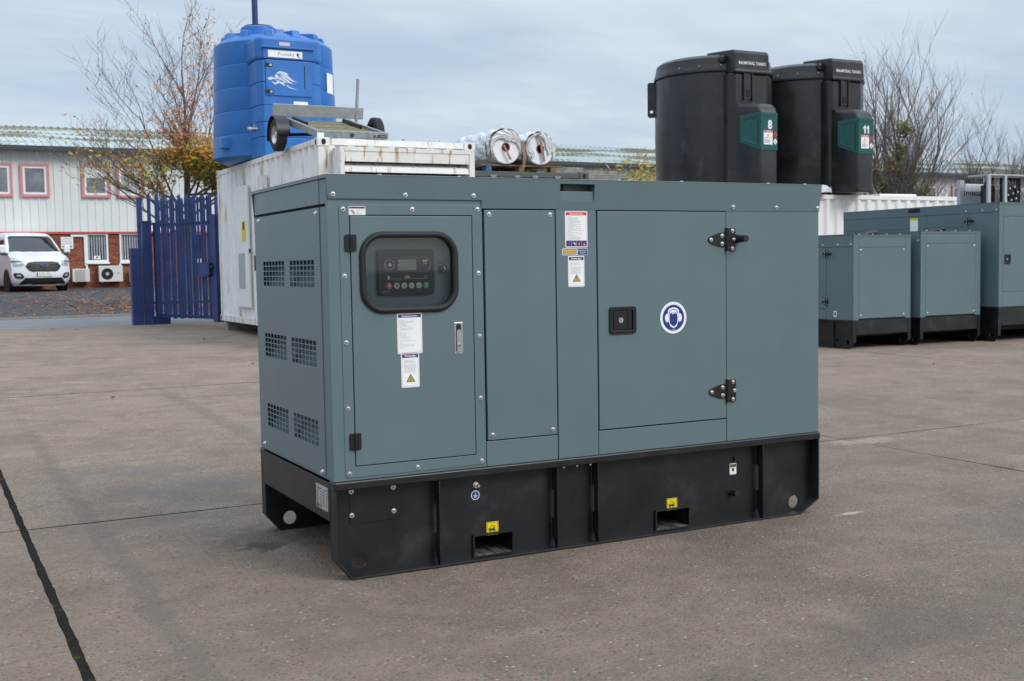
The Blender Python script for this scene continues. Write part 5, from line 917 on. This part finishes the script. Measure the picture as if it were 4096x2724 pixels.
# ------------------------------------------------------------------ two black fuel tanks
def fuel_tank(dx, num, label):
    X, Y, Z = 13.44 + dx, 15.12, 2.632; R_ = 1.20; t = thing('fuel_tank', label, 'tank', (X, Y, Z), 'black fuel tanks on the white container')
    b = MB(); b.lathe([(0, 0), (1.10, 0), (1.15, .04), (R_ - .015, .3), (R_, 1.2), (R_ - .01, 2.30), (R_ - .03, 2.40)], (X, Y, Z), 64); b.build('shell', 'tank', t, smooth=32)
    b = MB(); b.lathe([(R_ - .03, 2.385), (R_ + .016, 2.39), (R_ + .018, 2.43), (R_ + .004, 2.46), (R_ - .02, 2.56), (R_ - .04, 2.66), (R_ - .12, 2.72), (.6, 2.77), (0, 2.78)], (X, Y, Z), 64); lid = b.build('lid', 'tank', t, smooth=32)
    for a in range(200, 341, 20): b = MB(); q = (X + (R_ + .012) * math.cos(R(a)), Y + (R_ + .012) * math.sin(R(a)), Z + 2.50); n_ = Vector((math.cos(R(a)), math.sin(R(a)), 0)); b.cyl(Vector(q), Vector(q) + n_ * .012, .018, n=8); b.build('lid_fixing', 'galv', lid)
    b = MB(); b.box(X - .62, X - .24, Y - 1.10, Y - .5, Z + 2.54, Z + 2.69); b.build('lid_step', 'tank', lid, bevel=.04)
    X = 13.37 + dx; hx0, hx1 = X - .42, X + .40; fy = 13.75
    b = MB(); b.prism([(fy, 4.95), (fy - .01, 4.99), (fy + .005, 5.02), (fy + .02, 5.33), (fy + .07, 5.40), (fy + .9, 5.46), (fy + .95, 4.95)], hx0 - .02, hx1 + .02, 'x'); b.build('hood', 'tank', t, bevel=.03)
    b = MB(); b.text('BALMORAL TANKS', X - .01, 5.115, fy + .003, .088, width=.66, bold=.006); b.v = [q + Vector((0, -.004 + (q.z - 5.1) * .065, 0)) for q in b.v]; b.build('lettering', 'white', t)
    b = MB(); b.prism([(hx0 - .06, fy + .62), (hx0 - .06, fy + .14), (hx0 + .03, fy + .04), (hx1 - .03, fy + .04), (hx1 + .04, fy + .14), (hx1 + .04, fy + .62)], 2.66, 4.955, 'z'); b.build('housing', 'tank', t, bevel=.04)
    for x in (hx0 + .21, hx0 + .41): b = MB(); b.box(x - .012, x + .012, fy - .005, fy + .06, 4.42, 4.955); b.build('hose_guide', 'tank', t, bevel=.008)
    b = MB(); b.box(hx0 + .222, hx0 + .398, fy + .025, fy + .039, 4.45, 4.95); b.mt(1).box(hx0 + .27, hx0 + .36, fy + .015, fy + .0245, 4.50, 4.63); b.build('hose_slot', ['tank', 'void'], t)
    # lower cabinet with sloping cheeks
    bx0, bx1, y0 = X - .18, X + .225, 13.3
    plan = [(bx0, y0), (bx1, y0), (hx1 - .01, fy + .2), (hx0 + .0, fy + .2), (hx0 + .01, fy - .05)]
    b = MB(); n = len(plan); ys = []
    zs_ = [(2.64, .0), (2.70, .02), (4.12, .02), (4.22, -.03), (4.30, -.12), (4.36, -.30)]
    vs = []
    for z, o in zs_: vs += [(p[0], max(p[1], y0 - o) if o < 0 else p[1], z) for p in plan]
    b.add(vs, [(j * n + i, j * n + (i + 1) % n, (j + 1) * n + (i + 1) % n, (j + 1) * n + i) for j in range(len(zs_) - 1) for i in range(n)] + [tuple(range(n)), tuple(range((len(zs_) - 1) * n, len(zs_) * n))]); b.build('cabinet', 'tank', t, bevel=.03, smooth=35)
    # green cover: front and cheek
    def wrap(pts, d): # pts: (s,z), s<0 along the cheek, s>=0 along the front
        e = Vector((hx0 + .01 - bx0, fy - .05 - y0, 0)); el = e.length; e.normalize(); nn = Vector((e.y, -e.x, 0)) * -1
        if nn.y > 0: nn = -nn
        o = []
        for s_, z in pts: o.append(Vector((bx0 + s_, y0 - d, z)) if s_ >= 0 else Vector((bx0, y0, z)) + e * (-s_) + nn * d)
        return o
    b = MB(); d = .014
    q = wrap([(0, 3.41), (.40, 3.41), (.40, 4.14), (0, 4.14), (-.42, 4.10), (-.42, 3.58)], d); q2 = wrap([(0, 3.41), (.40, 3.41), (.40, 4.14), (0, 4.14), (-.42, 4.10), (-.42, 3.58)], -.004)
    b.add(q + q2, [(0, 1, 2, 3), (0, 3, 4, 5), (0, 6, 7, 1), (1, 7, 8, 2), (2, 8, 9, 3), (3, 9, 10, 4), (4, 10, 11, 5), (5, 11, 6, 0)]); gp = b.build('green_cover', 'tgreen', t, bevel=.006)
    fr_o = [(-.05, 3.50), (-.05, 4.06), (-.36, 4.03), (-.36, 3.64)]; fr_i = [(-.075, 3.535), (-.075, 4.03), (-.335, 4.0), (-.335, 3.655)]
    b = MB(); a_ = wrap(fr_o, .022); c_ = wrap(fr_i, .016); b.add(a_ + c_, [(i, (i + 1) % 4, 4 + (i + 1) % 4, 4 + i) for i in range(4)]); b.build('cover_frame', 'tgreen', gp); b = MB(); b.box(bx0 - .002, bx0 + .408, y0 - .022, y0 - .002, 4.075, 4.105); b.build('cover_lip', 'tgreen', gp)
    yy = y0 - .016; cx = X + .035
    b = MB()
    if num == '8': b.text(num, cx + .0, 3.825, yy, .235, width=.105, bold=.03)
    else:
        for x_ in (cx - .045, cx + .045): b.flat([(x_ + .016, 3.825), (x_ + .016, 3.985), (x_ - .012, 3.985), (x_ - .024, 3.962), (x_ - .052, 3.948), (x_ - .052, 3.916), (x_ - .020, 3.924), (x_ - .020, 3.825)], yy)
    b.build('number', 'white', gp)
    b = MB(); b.prism(rrect(cx - .155, cx + .06, 3.52, 3.79, .006), yy - .003, yy); dg = b.build('danger_sign', 'white', gp)
    b = MB(); b.flat(rect(cx - .15, cx + .055, 3.75, 3.785), yy - .004); b.mt(1).text('DANGER', cx - .04, 3.757, yy - .0055, .028, width=.13, bold=.02); b.mt(2).flat([(cx - .05, 3.735), (cx - .085, 3.675), (cx - .015, 3.675)], yy - .004); b.mt(3).flat([(cx - .053, 3.715), (cx - .047, 3.715), (cx - .048, 3.685), (cx - .052, 3.685)], yy - .005); b.text('DIESEL FUEL', cx - .048, 3.645, yy - .004, .022, width=.165)
    for k, w_ in enumerate((.12, .165, .15, .13)): b.mt(4).box(cx - .14, cx - .14 + w_, yy - .0042, yy - .0035, 3.612 - k * .020, 3.620 - k * .020)
    b.build('print', ['red', 'white', 'yellow', 'ink', 'inkgrey'], dg)
    for zc_, mt in ((3.715, 'red'), (3.58, 'white')):
        c0 = cx + .125; b = MB(); b.prism([(c0, zc_ + .063), (c0 - .052, zc_), (c0, zc_ - .063), (c0 + .052, zc_)], yy - .003, yy); dm = b.build('hazard_diamond', mt, gp); b = MB(); b.flat([(c0, zc_ + .03), (c0 - .018, zc_ - .005), (c0 - .012, zc_ - .022), (c0 + .012, zc_ - .022), (c0 + .018, zc_ - .005)] if mt == 'red' else [(c0 - .018, zc_ + .022), (c0 - .010, zc_ + .022), (c0 - .004, zc_ - .004), (c0 + .022, zc_ - .008), (c0 + .022, zc_ - .02), (c0 - .014, zc_ - .016)], yy - .004); b.build('symbol', 'ink', dm)
    LM = Matrix.Translation((13.44 + dx, Y, 0)) @ Matrix.Rotation(R(143), 4, 'Z')
    b = MB(); b.x = LM; b.prism(rrect(R_ - .08, R_ + .15, 4.30, 5.02, .05), -.04, .04, 'y', [circ(R_ + .07, 4.42, .035, 14)]); lug = b.build('side_lug', 'tank', t, bevel=.012)
    if dx > 0: b = MB(); a = R(262); b.lathe([(R_ + .004, 4.02), (R_ + .004, 4.08)], (13.44 + dx, Y, 0), 4, 'z', 243, 249); b.build('label', 'white', t)
    b = MB(); b.tube([(hx0 - .05, fy + .12, 2.75), (hx0 - .05, fy + .02, 2.75), (hx0 - .15, fy + .0, 2.70)], .02, 8); b.build('outlet_pipe', 'galv', t)
    return t
fuel_tank(0, '8', 'black plastic fuel tank with white 8 on its green cover, next to the shrub')
fuel_tank(2.51, '11', 'black plastic fuel tank with white 11 on its green cover, next to the bare tree')
b = MB(); rr = random.Random(2); b.lathe([(.0, .16), (.10, .14), (.17, .07), (.19, 0)], (15.05, 13.62, 2.63), 14); b.v = [q + Vector((rr.uniform(-.02, .02), rr.uniform(-.02, .02), rr.uniform(-.015, .02))) for q in b.v]; o = b.build('plastic_bag', 'wrap', smooth=20); tag(o, 'crumpled clear plastic bag at the foot of the tank numbered 11', 'bag')

# ------------------------------------------------------------------ the row of generators on the right
def small_gen(name, label, x0, w_, y0, ln, zt, zb, big=False):
    z0 = g(y0) - .002; t = thing(name, label, 'generator', (x0 + w_ / 2, y0, z0), 'generators stored by the white container'); x1, y1 = x0 + w_, y0 + ln
    b = MB(); b.box(x0 + .012, x1 - .012, y0 + .012, y1 - .012, zb, zt - .01); b.build('inner_shell', 'void', t)
    st = .10 if not big else .085
    pz0, pz1 = (zb + .02, zt - .17) if not big else (zb + .22, zt - .20)
    # end wall: corner strips, header, lift-off panel
    def pq(nm, poly, ya, yb_, ax='y', mt='paint', bv=.002): b = MB(); b.prism(poly, ya, yb_, ax); return b.build(nm, mt, t, bevel=bv)
    pq('corner_post', rect(x0, x0 + st - .003, zb, zt - .03), y0, y0 + .02); pq('corner_post', rect(x1 - st + .003, x1, zb, zt - .03), y0, y0 + .02)
    pq('header_panel', rect(x0 + st, x1 - st, pz1 + .004, zt - .03), y0 + .001, y0 + .02); e = pq('end_panel', rect(x0 + st, x1 - st, pz0, pz1), y0 - .002, y0 + .018)
    if pz0 > zb + .03: pq('sill_panel', rect(x0 + st, x1 - st, zb, pz0 - .004), y0 + .001, y0 + .02)
    if not big:
        for x in (x0 + st + .035, x1 - st - .035):
            for z in (pz0 + .04, pz1 - .035): bolt(t, (x, y0 - .002, z), s=1.5)
    # long left side
    sd = [(y0 + .021, y0 + .55 * min(1, ln / 2.2)), (y0 + .55 * min(1, ln / 2.2) + .005, y0 + 1.35 * min(1, ln / 2.2)), (y0 + 1.35 * min(1, ln / 2.2) + .005, y1 - .02)]
    ztop = zt - .155 if not big else zt - .13
    for k, (ya, yb_) in enumerate(sd):
        if k == 1 or (k == 2): pq('side_door', rect(ya, yb_, zb + .15, ztop - (.004 if not big else .20)), x0 - .002, x0 + .012, 'x'); pq('side_sill', rect(ya, yb_, zb, zb + .146), x0, x0 + .012, 'x')
        else: pq('side_panel', rect(ya, yb_, zb, ztop - .004), x0, x0 + .012, 'x')
        if big and k: pq('side_panel', rect(ya, yb_, ztop - .196, ztop - .004), x0, x0 + .012, 'x')
    pq('roof_band', rect(y0 + .021, y1, ztop, zt), x0 - .004, x0 + .01, 'x'); pq('roof_band', rect(y0 + .021, y1, ztop, zt), x1 - .01, x1 + .004, 'x'); pq('side_panel', rect(y0 + .021, y1, zb, ztop), x1 - .012, x1, 'x'); pq('end_panel', rect(x0, x1, zb, zt), y1 - .018, y1)
    pq('roof_band', rect(x0 + .0, x1 - .0, zt - .028, zt), y0 - .003, y0 + .015)
    b = MB(); b.box(x0 - .008, x1 + .008, y0 - .008, y1 + .01, zt + .0005, zt + .006); b.build('roof_sheet', 'paint', t)
    hy = sd[0][1]
    for zc_ in (zt - .25, zb + .24):
        b = MB(); b.prism([(hy - .035, zc_ + .05), (hy + .02, zc_ + .05), (hy + .02, zc_ + .03), (hy + .10, zc_ + .012), (hy + .10, zc_ - .012), (hy + .02, zc_ - .03), (hy + .02, zc_ - .05), (hy - .035, zc_ - .05)], x0 - .012, x0 - .0025, 'x'); h = b.build('hinge', 'blackplate', t)
        for dy, dz in ((.08, 0), (.03, .02), (.03, -.02), (-.02, .035), (-.02, -.035)): b = MB(); b.cyl((x0 - .012, hy + dy, zc_ + dz), (x0 - .016, hy + dy, zc_ + dz), .009, n=8); b.build('hinge_screw', 'steel', h)
    b = MB(); b.cyl((x0, hy - .08, zt - .25), (x0 - .06, hy - .08, zt - .25), .018, n=12); b.build('door_stop', 'rubber', t)
    for yy in (y0 + .05, y0 + .3, y0 + .6): bolt(t, (x0 - .004, yy, ztop + .03), 'x', 1.5)
    if not big:
        for x in (.1, .35, .6, .85): b = MB(); xx = x0 + .03 + (w_ - .06) * x; b.cyl((xx, y0 + .03, zt + .006), (xx, y0 + .03, zt + .018), .013, n=8); b.build('roof_bolt', 'steel', t)
        b = MB(); b.lathe([(.0, .05), (.10, .045), (.14, .0)], (x0 + w_ * .55, y0 + .5, zt + .006), 18); b.cyl((x0 + w_ * .62, y0 + .5, zt + .02), (x0 + w_ * .85, y0 + .5, zt + .05), .03, n=10); b.build('exhaust_flap', 'blackplate', t, smooth=40)
    b = MB(); b.prism(rrect(y0 + .32, y0 + .38, zb + .04, zb + .12, .006), x0 - .002, x0 - .0005, 'x'); b.mt(1).prism(rect(y0 + .335, y0 + .365, zb + .055, zb + .105), x0 - .0028, x0 - .0021, 'x'); b.build('label', ['white', 'ink'], t)
    # base
    hb = zb - z0; c_ = .09
    for ya, yb_, nm in ((x0 + .02, x0 + .03, 'side_beam'), (x1 - .03, x1 - .02, 'side_beam')):
        b = MB(); b.prism([(y0, zb - .03), (y0, z0 + c_), (y0 + c_, z0), (y1 - c_, z0), (y1, z0 + c_), (y1, zb - .03)], ya, yb_, 'x', [circ(y0 + .13, z0 + .085, .035, 16)]); b.build(nm, 'black', t)
    for s_, xx in ((1, x0 - .005), (-1, x1 + .005)):
        b = MB(); xa, xb = min(xx, xx + .055 * s_), max(xx, xx + .055 * s_); b.box(xa, xb, y0 - .003, y0 + .006, z0 + c_, zb - .031); b.box(xa, xb, y0 + c_, y1 - c_, z0, z0 + .01); b.build('flange', 'black', t)
        b = MB(); b.box(xa, xb, y0 - .006, y1, zb - .03, zb - .0005); b.build('top_rail', 'black', t, bevel=.004)
        for yy in (y0 + .38, y0 + .9, y0 + 1.5): b = MB(); b.box(min(xx + .003, xx + .03 * s_), max(xx + .003, xx + .03 * s_), yy, yy + .008, z0 + .0105, zb - .031); b.build('rib', 'black', t)
    b = MB(); b.box(x0 + .05, x1 - .05, y0 + .002, y0 + .012, zb - .20 if not big else zb - .27, zb - .002); b.build('end_beam', 'black', t)
    b = MB(); b.box(x0 + .035, x1 - .035, y0 + .15, y1 - .1, z0 + .16, zb - .003); b.build('fuel_tank', 'void', t); b = MB(); b.cyl((x0 + .02, y0 + .33, z0 + .26), (x0 + .018, y0 + .33, z0 + .26), .02, n=12); b.cyl((x0 + .02, y0 + .33, z0 + .12), (x0 - .03, y0 + .33, z0 + .12), .018, n=12); b.build('drain_spigot', 'blackplate', t)
    return t
small_gen('generator', 'lower grey-blue generator with four bolts on its plain end, beside the large one', 9.93, 1.07, 7.42, 2.1, 1.605, .44)
small_gen('generator', 'slightly taller grey-blue generator standing between the low one and the big one', 11.13, 1.20, 7.36, 2.3, 1.65, .44)
bpy.data.objects['generator.001']['label'] = 'lowest grey-blue generator of the row, its hinged side door showing'
bg_ = small_gen('generator', 'biggest grey-blue generator of the row with paddle latch on its end door', 12.5, 1.75, 7.18, 3.15, 2.06, .55, True)
x0, y0 = 12.5, 7.18
b = MB(); b.prism(rrect(x0 + .115, x0 + .235, 1.17, 1.31, .015), y0 - .012, y0 - .003, 'y', [rrect(x0 + .135, x0 + .215, 1.19, 1.29, .006)]); b.build('paddle_latch', 'blackplate', bg_); b = MB(); b.box(x0 + .136, x0 + .214, y0 - .006, y0 - .0025, 1.191, 1.289); b.mt(1).cyl((x0 + .16, y0 - .006, 1.24), (x0 + .16, y0 - .014, 1.24), .013, n=12); b.build('paddle', ['panelblk', 'chrome'], bg_)
for ya, yb_, za, zb_, mt in ((8.66, 8.90, 1.985, 2.045, 'void'), (8.70, 8.86, 1.62, 1.90, 'white'), (8.70, 8.88, 1.57, 1.612, 'amber'), (8.72, 8.84, 1.40, 1.56, 'white')):
    b = MB(); b.prism(rect(ya, yb_, za, zb_), x0 - .006 if mt == 'void' else x0 - .004, x0 - .0045 if mt == 'void' else x0 - .0025, 'x'); b.build('lifting_pocket' if mt == 'void' else 'label', mt, bg_)
b = MB(); b.prism(rect(8.70, 8.86, 1.62, 1.665), x0 - .0048, x0 - .0041, 'x'); b.mt(1).prism(rect(8.70, 8.86, 1.865, 1.90), x0 - .0048, x0 - .0041, 'x'); b.build('print', ['navy', 'yellow'], bg_)
# electrical gear lying on the big generator
Yq = 7.75; zt = 2.07
P0 = onY(4026, 800, Yq); P1 = onY(4096, 705, Yq); sc_ = 1.0
xq0 = onY(3955, 720, Yq).x; xq1 = onY(4020, 720, Yq).x; zq1 = onY(4020, 703, Yq).z
ec = thing('switchgear_frame', 'open aluminium frame full of black cables standing on the biggest generator', 'switchgear', (xq1, Yq, zt))
for (x, yy) in ((xq0, Yq), (xq1, Yq), (xq1 + .5, Yq), (xq1 + .5, Yq + .35), (xq1, Yq + .36)): b = MB(); b.box(x - .025, x + .025, yy - .02, yy + .02, zt, zq1); b.build('upright', 'alu', ec)
b = MB(); b.box(xq0 - .02, xq1 + .52, Yq - .02, Yq + .37, zq1 + .0005, zq1 + .02); b.build('top_plate', 'alu', ec); b = MB(); b.box(xq1 + .03, xq1 + .47, Yq + .10, Yq + .12, zt + .02, zq1 - .02); b.build('back_board', 'void', ec); b = MB(); b.box(xq0 + .06, xq1 - .04, Yq + .15, Yq + .2, zt, zq1 - .14); b.build('breaker', 'panelblk', ec)
rr = random.Random(4)
for k in range(10):
    b = MB(); xa = xq1 + .04 + k * .03; za = zt + rr.uniform(.03, .12); b.tube([(xa, Yq + .06, za), (xa + rr.uniform(-.04, .04), Yq + .03, za + rr.uniform(.05, .12)), (xa + rr.uniform(-.05, .05), Yq + .05, za + rr.uniform(.14, .24)), (xa + rr.uniform(-.03, .03), Yq + .08, min(zq1 - .02, za + .3))], .011, 6); b.build('cable', 'cable', ec, smooth=50)
for k in range(5): b = MB(); xa = xq0 + .05 + k * .035; b.tube([(xa, Yq + .18, zt + .18), (xa + .02, Yq + .14, zt + .30), (xa + .08, Yq + .15, zq1 - .05), (xa + .16, Yq + .2, zq1 - .02)], .011, 6); b.build('cable', 'cable', ec, smooth=50)
for k in range(8): b = MB(); xa = xq1 + .06 + k * .035; za = zt + .03 + (k * 37 % 11) * .025; b.box(xa, xa + .025, Yq + .02, Yq + .05, za, za + .03); b.build('terminal', 'alu', ec)
Yq = 8.3; A = onY(3865, 735, Yq); B = onY(3935, 768, Yq)
ib = thing('isolator_block', 'white three-pole isolator block with arched black cables on the biggest generator', 'switchgear', ((A.x + B.x) / 2, Yq, zt)); hz = B.z
for k in range(3): x = A.x + (B.x - A.x) * k / 3; b = MB(); b.box(x + .003, x + (B.x - A.x) / 3 - .003, Yq, Yq + .12, hz, hz + .12); b.build('pole_block', 'upvc', ib, bevel=.008)
b = MB(); x = A.x - .11; b.box(x, x + .09, Yq + .02, Yq + .08, zt, hz + .18); b.build('side_plate', 'greycab', ib)
for k in range(9):
    x = A.x + .02 + (B.x - A.x - .04) * k / 8; b = MB(); b.tube([(x, Yq + .05, hz + .12), (x - .005, Yq + .05, hz + .17), (x - .03, Yq + .06, hz + .21), (x - .07, Yq + .08, hz + .20), (x - .09, Yq + .1, hz + .14)] if k < 6 else [(x, Yq + .05, hz + .12), (x + .01, Yq + .05, hz + .18), (x + .05, Yq + .06, hz + .21), (x + .09, Yq + .08, hz + .16), (x + .10, Yq + .1, hz - .02), (x + .05, Yq + .1, hz - .12)], .010, 6); b.build('cable', 'cable', ib, smooth=50)
    b = MB(); b.cyl((x, Yq + .05, hz - .06), (x, Yq + .05, hz), .011, n=6); b.build('cable', 'cable', ib)
b = MB(); b.box(A.x - .02, B.x + .08, Yq + .02, Yq + .1, zt, hz - .06); b.build('foot', 'greycab', ib)

# ------------------------------------------------------------------ trees
def grow(seed, base, h, lean, n_limb, spread, fork, twig=4, up=.75, r0=.13):
    """returns (thick segments, thin segments, tip points)"""
    rr = random.Random(seed); thick, thin, tips = [], [], []
    def branch(p, d, ln, r, lv):
        n = 4 if lv < 2 else 3; pts = [p]; q = p.copy(); dd = d.copy()
        for k in range(n):
            dd = (dd + Vector((rr.uniform(-1, 1), rr.uniform(-1, 1), rr.uniform(-.4, .9) * up)) * .16).normalized(); q = q + dd * ln / n; pts.append(q.copy())
        (thick if lv < 2 else thin).append((pts, [r * (1 - .62 * k / n) for k in range(n + 1)]))
        if lv >= twig: tips.append((pts[-1], dd)); tips.append((pts[-2], dd)); return
        kids = [5, 8, 6, 4][min(lv, 3)] if lv else n_limb
        for k in range(kids):
            t = .28 + .72 * (k + rr.uniform(.2, .8)) / kids; i = min(n - 1, int(t * n)); s_ = pts[i].lerp(pts[i + 1], t * n - i) if i < n else pts[-1]
            a = rr.uniform(0, 6.283); side = Vector((math.cos(a), math.sin(a), rr.uniform(-.1, .5))).normalized(); nd = (dd * rr.uniform(.55, .9) + side * spread * rr.uniform(.6, 1.1) + Vector((0, 0, .18 * up))).normalized()
            branch(s_, nd, ln * rr.uniform(.34, .58) * (1.05 - .35 * t * (lv == 0)), max(.0048, r * rr.uniform(.36, .52) * (1 - .3 * t)), lv + 1)
    p0 = Vector(base); tr_ = [p0, p0 + Vector((lean * .3, 0, fork * .5)), p0 + Vector((lean, 0, fork))]
    thick.append((tr_, [r0 * 1.25, r0, r0 * .9])); return rr, branch, tr_[-1], thick, thin, tips
def tubes(lst, n):
    b = MB()
    for p, r in lst: b.tube(p, r, n, caps=False)
    return b
def leafset(b, pts, rr, per, spread, size, pick):
    for p, d in pts:
        for _ in range(per):
            q = p + Vector((rr.gauss(0, spread), rr.gauss(0, spread), rr.gauss(0, spread) - .04)); k = pick(q)
            if k is None: continue
            a = Vector((rr.uniform(-1, 1), rr.uniform(-1, 1), rr.uniform(-1, .3))).normalized() * size * rr.uniform(.6, 1.3); c_ = a.orthogonal().normalized() * a.length * .38; b.mt(k); b.add([q - a, q + c_ + a * .1, q + a, q - c_ + a * .1], [(0, 1, 2, 3)])
# autumn tree behind the fence
ta = thing('autumn_tree', 'nearly bare tree with scattered orange and yellow leaves behind the blue fence', 'tree', (4.85, 26, g(26)))
rr, br, top, thick, thin, tips = grow(21, (4.85, 26, g(26)), 8, .05, 8, .8, 2.3, r0=.13)
dirs = [(-.95, -.1, .62, 3.4), (-.75, .35, .72, 3.6), (-.45, -.3, .95, 4.3), (-.15, .2, 1.25, 5.0), (.14, -.1, 1.3, 5.4), (.35, .3, 1.0, 4.4), (.75, -.2, .75, 3.4), (.95, .25, .45, 2.8), (-1.0, .1, .30, 3.0), (.4, -.5, .5, 2.8), (-.6, -.5, .38, 2.6), (.9, -.3, .22, 2.3), (.55, .4, .30, 2.4), (.2, -.6, .35, 2.2), (.8, .1, .1, 2.2), (-.2, -.5, .5, 2.2)]
for k, (x, y, z, ln) in enumerate(dirs): br(top + Vector((0, 0, -.5 + .1 * k * .8)), Vector((x, y, z)).normalized(), ln * (.73 if z > .9 else .76), .050 if k in (3, 4) else .034, 1)
tubes(thick, 7).build('trunk', 'bark', ta, smooth=60, recalc=False); b = tubes(thin, 4); b.mi = 0
def pickA(q):
    if q.z > 6.2: dens = .02 if q.x < 5.0 else .22
    elif q.z > 4.3: dens = .05 if q.x < 4.2 else .26
    else: dens = .20 if q.x < 4.2 else .95
    if rr.random() > dens * .62: return None
    yl = max(0, min(.92, (4.9 - q.z) / 1.1)); 
    return (2 if rr.random() < .6 else 3) if rr.random() < yl else (1 if rr.random() < .75 else 4)
leafset(b, tips, rr, 4, .09, .060, pickA); leafset(b, [q for q in tips if q[0].z < 4.7 and q[0].x > 3.7], rr, 7, .12, .062, pickA)
o = b.build('crown', ['barkred', 'lorange', 'lyellow', 'lgreen', 'lred'], ta, recalc=False)
def bare(seed, name, label, base, ln, nst, rad, tw, extra=None):
    t = thing(name, label, 'tree', base); rr, br, top, thick, thin, tips = grow(seed, base, 0, .0, 0, .62, .6, r0=rad, up=1.1, twig=4)
    for k in range(nst):
        a = k * 2.4 + seed; s = .12 + .62 * (k / nst); br(top - Vector((0, 0, .2)), Vector((math.cos(a) * s, math.sin(a) * s, 1)).normalized(), ln * (1 - .45 * k / nst) * rr.uniform(.9, 1.05), rad * .62 * (1 - .4 * k / nst), 1)
    tubes(thick, 6).build('trunk', 'bark', t, smooth=60, recalc=False); b = tubes(thin, 3); b.mi = 0
    leafset(b, tips, rr, 1, .05, .08, lambda q: 1 if rr.random() < .012 else None); b.build('crown', ['barkred', 'lred'], t, recalc=False)
    if extra:
        b = MB()
        for (x, y, z, r_) in extra:
            for _ in range(int(520 * r_)):
                d = Vector((rr.gauss(0, 1), rr.gauss(0, 1), rr.gauss(0, 1))) * r_ * .42; q = Vector((x, y, z)) + d; a = Vector((rr.uniform(-1, 1), rr.uniform(-1, 1), rr.uniform(-1, 1))).normalized() * .10; c_ = a.orthogonal().normalized() * .05; b.add([q - a, q + c_, q + a, q - c_], [(0, 1, 2, 3)])
        b.build('ivy_clump', 'livy', t, recalc=False)
    return t
zz = g(30)
bare(5, 'bare_tree', 'dense bare many-stemmed tree with olive mistletoe clumps beside the second black tank', (33.8, 30, zz), 6.1, 20, .15, 3, [(33.3, 29.6, 4.9, .55), (33.9, 29.6, 4.6, .6), (33.7, 29.6, 5.5, .35), (33.9, 29.6, 6.4, .4), (34.9, 29.6, 3.8, .45), (33.0, 29.6, 4.2, .4)])
bare(8, 'bare_tree', 'slender bare tree standing in front of the green roof', (46.6, 36, g(36)), 5.0, 11, .11, 3)
bare(12, 'bare_tree', 'second slender bare tree by the aluminium switchgear frame', (50.5, 37, g(37)), 4.4, 10, .10, 3)
# shrub between the timber and the first tank
tb_ = thing('leafy_shrub', 'yellow-green leafy shrub top showing between the timber and the first black tank', 'shrub', (15.6, 20.6, g(20.6)))
rr, br, top, thick, thin, tips = grow(31, (15.6, 20.6, g(20.6)), 4, 0, 0, .7, .6, r0=.07, twig=3)
for k in range(12): a = k * 2.4; br(top, Vector((math.cos(a) * .35, math.sin(a) * .35, 1)).normalized(), 2.0, .03, 1)
tubes(thick, 5).build('trunk', 'bark', tb_, recalc=False); b = tubes(thin, 3); b.mi = 0
leafset(b, tips, rr, 4, .13, .085, lambda q: rr.choice((1, 1, 2, 1, 1, 2, 3))); b.build('crown', ['barkred', 'lgreen', 'lyellow', 'lorange'], tb_, recalc=False)
# single leaves blown over the slabs
for k, (px_, py_) in enumerate(((1012, 1457), (450, 1596), (210, 1322), (305, 1325), (3735, 1457), (815, 1362))):
    p = onZ(px_, py_, .0); p = onZ(px_, py_, g(p.y)); p = onZ(px_, py_, g(p.y)); b = MB(); rl = random.Random(k); s = rl.uniform(.03, .045); a = rl.uniform(0, 6.28)
    ca, sa = math.cos(a) * s, math.sin(a) * s; n = 5; vs = []
    for i in range(n + 1):
        u = i / n * 2 - 1; wv = .42 * (1 - u * u); 
        for sd in (-1, 0, 1): vs.append((p.x + ca * u - sa * wv * sd, p.y + sa * u + ca * wv * sd, g(p.y) + .006 + .018 * abs(u) * (k % 2) + .010 * abs(sd) + .004 * math.sin(i * 2)))
    b.add(vs, [(i * 3 + j, i * 3 + j + 1, i * 3 + j + 4, i * 3 + j + 3) for i in range(n) for j in range(2)])
    o = b.build('fallen_leaf', 'lorange' if k in (0, 4) else 'lred', recalc=False, smooth=60); tag(o, 'single curled dry leaf lying on the concrete slabs', 'leaf', 'dry leaves on the slabs')
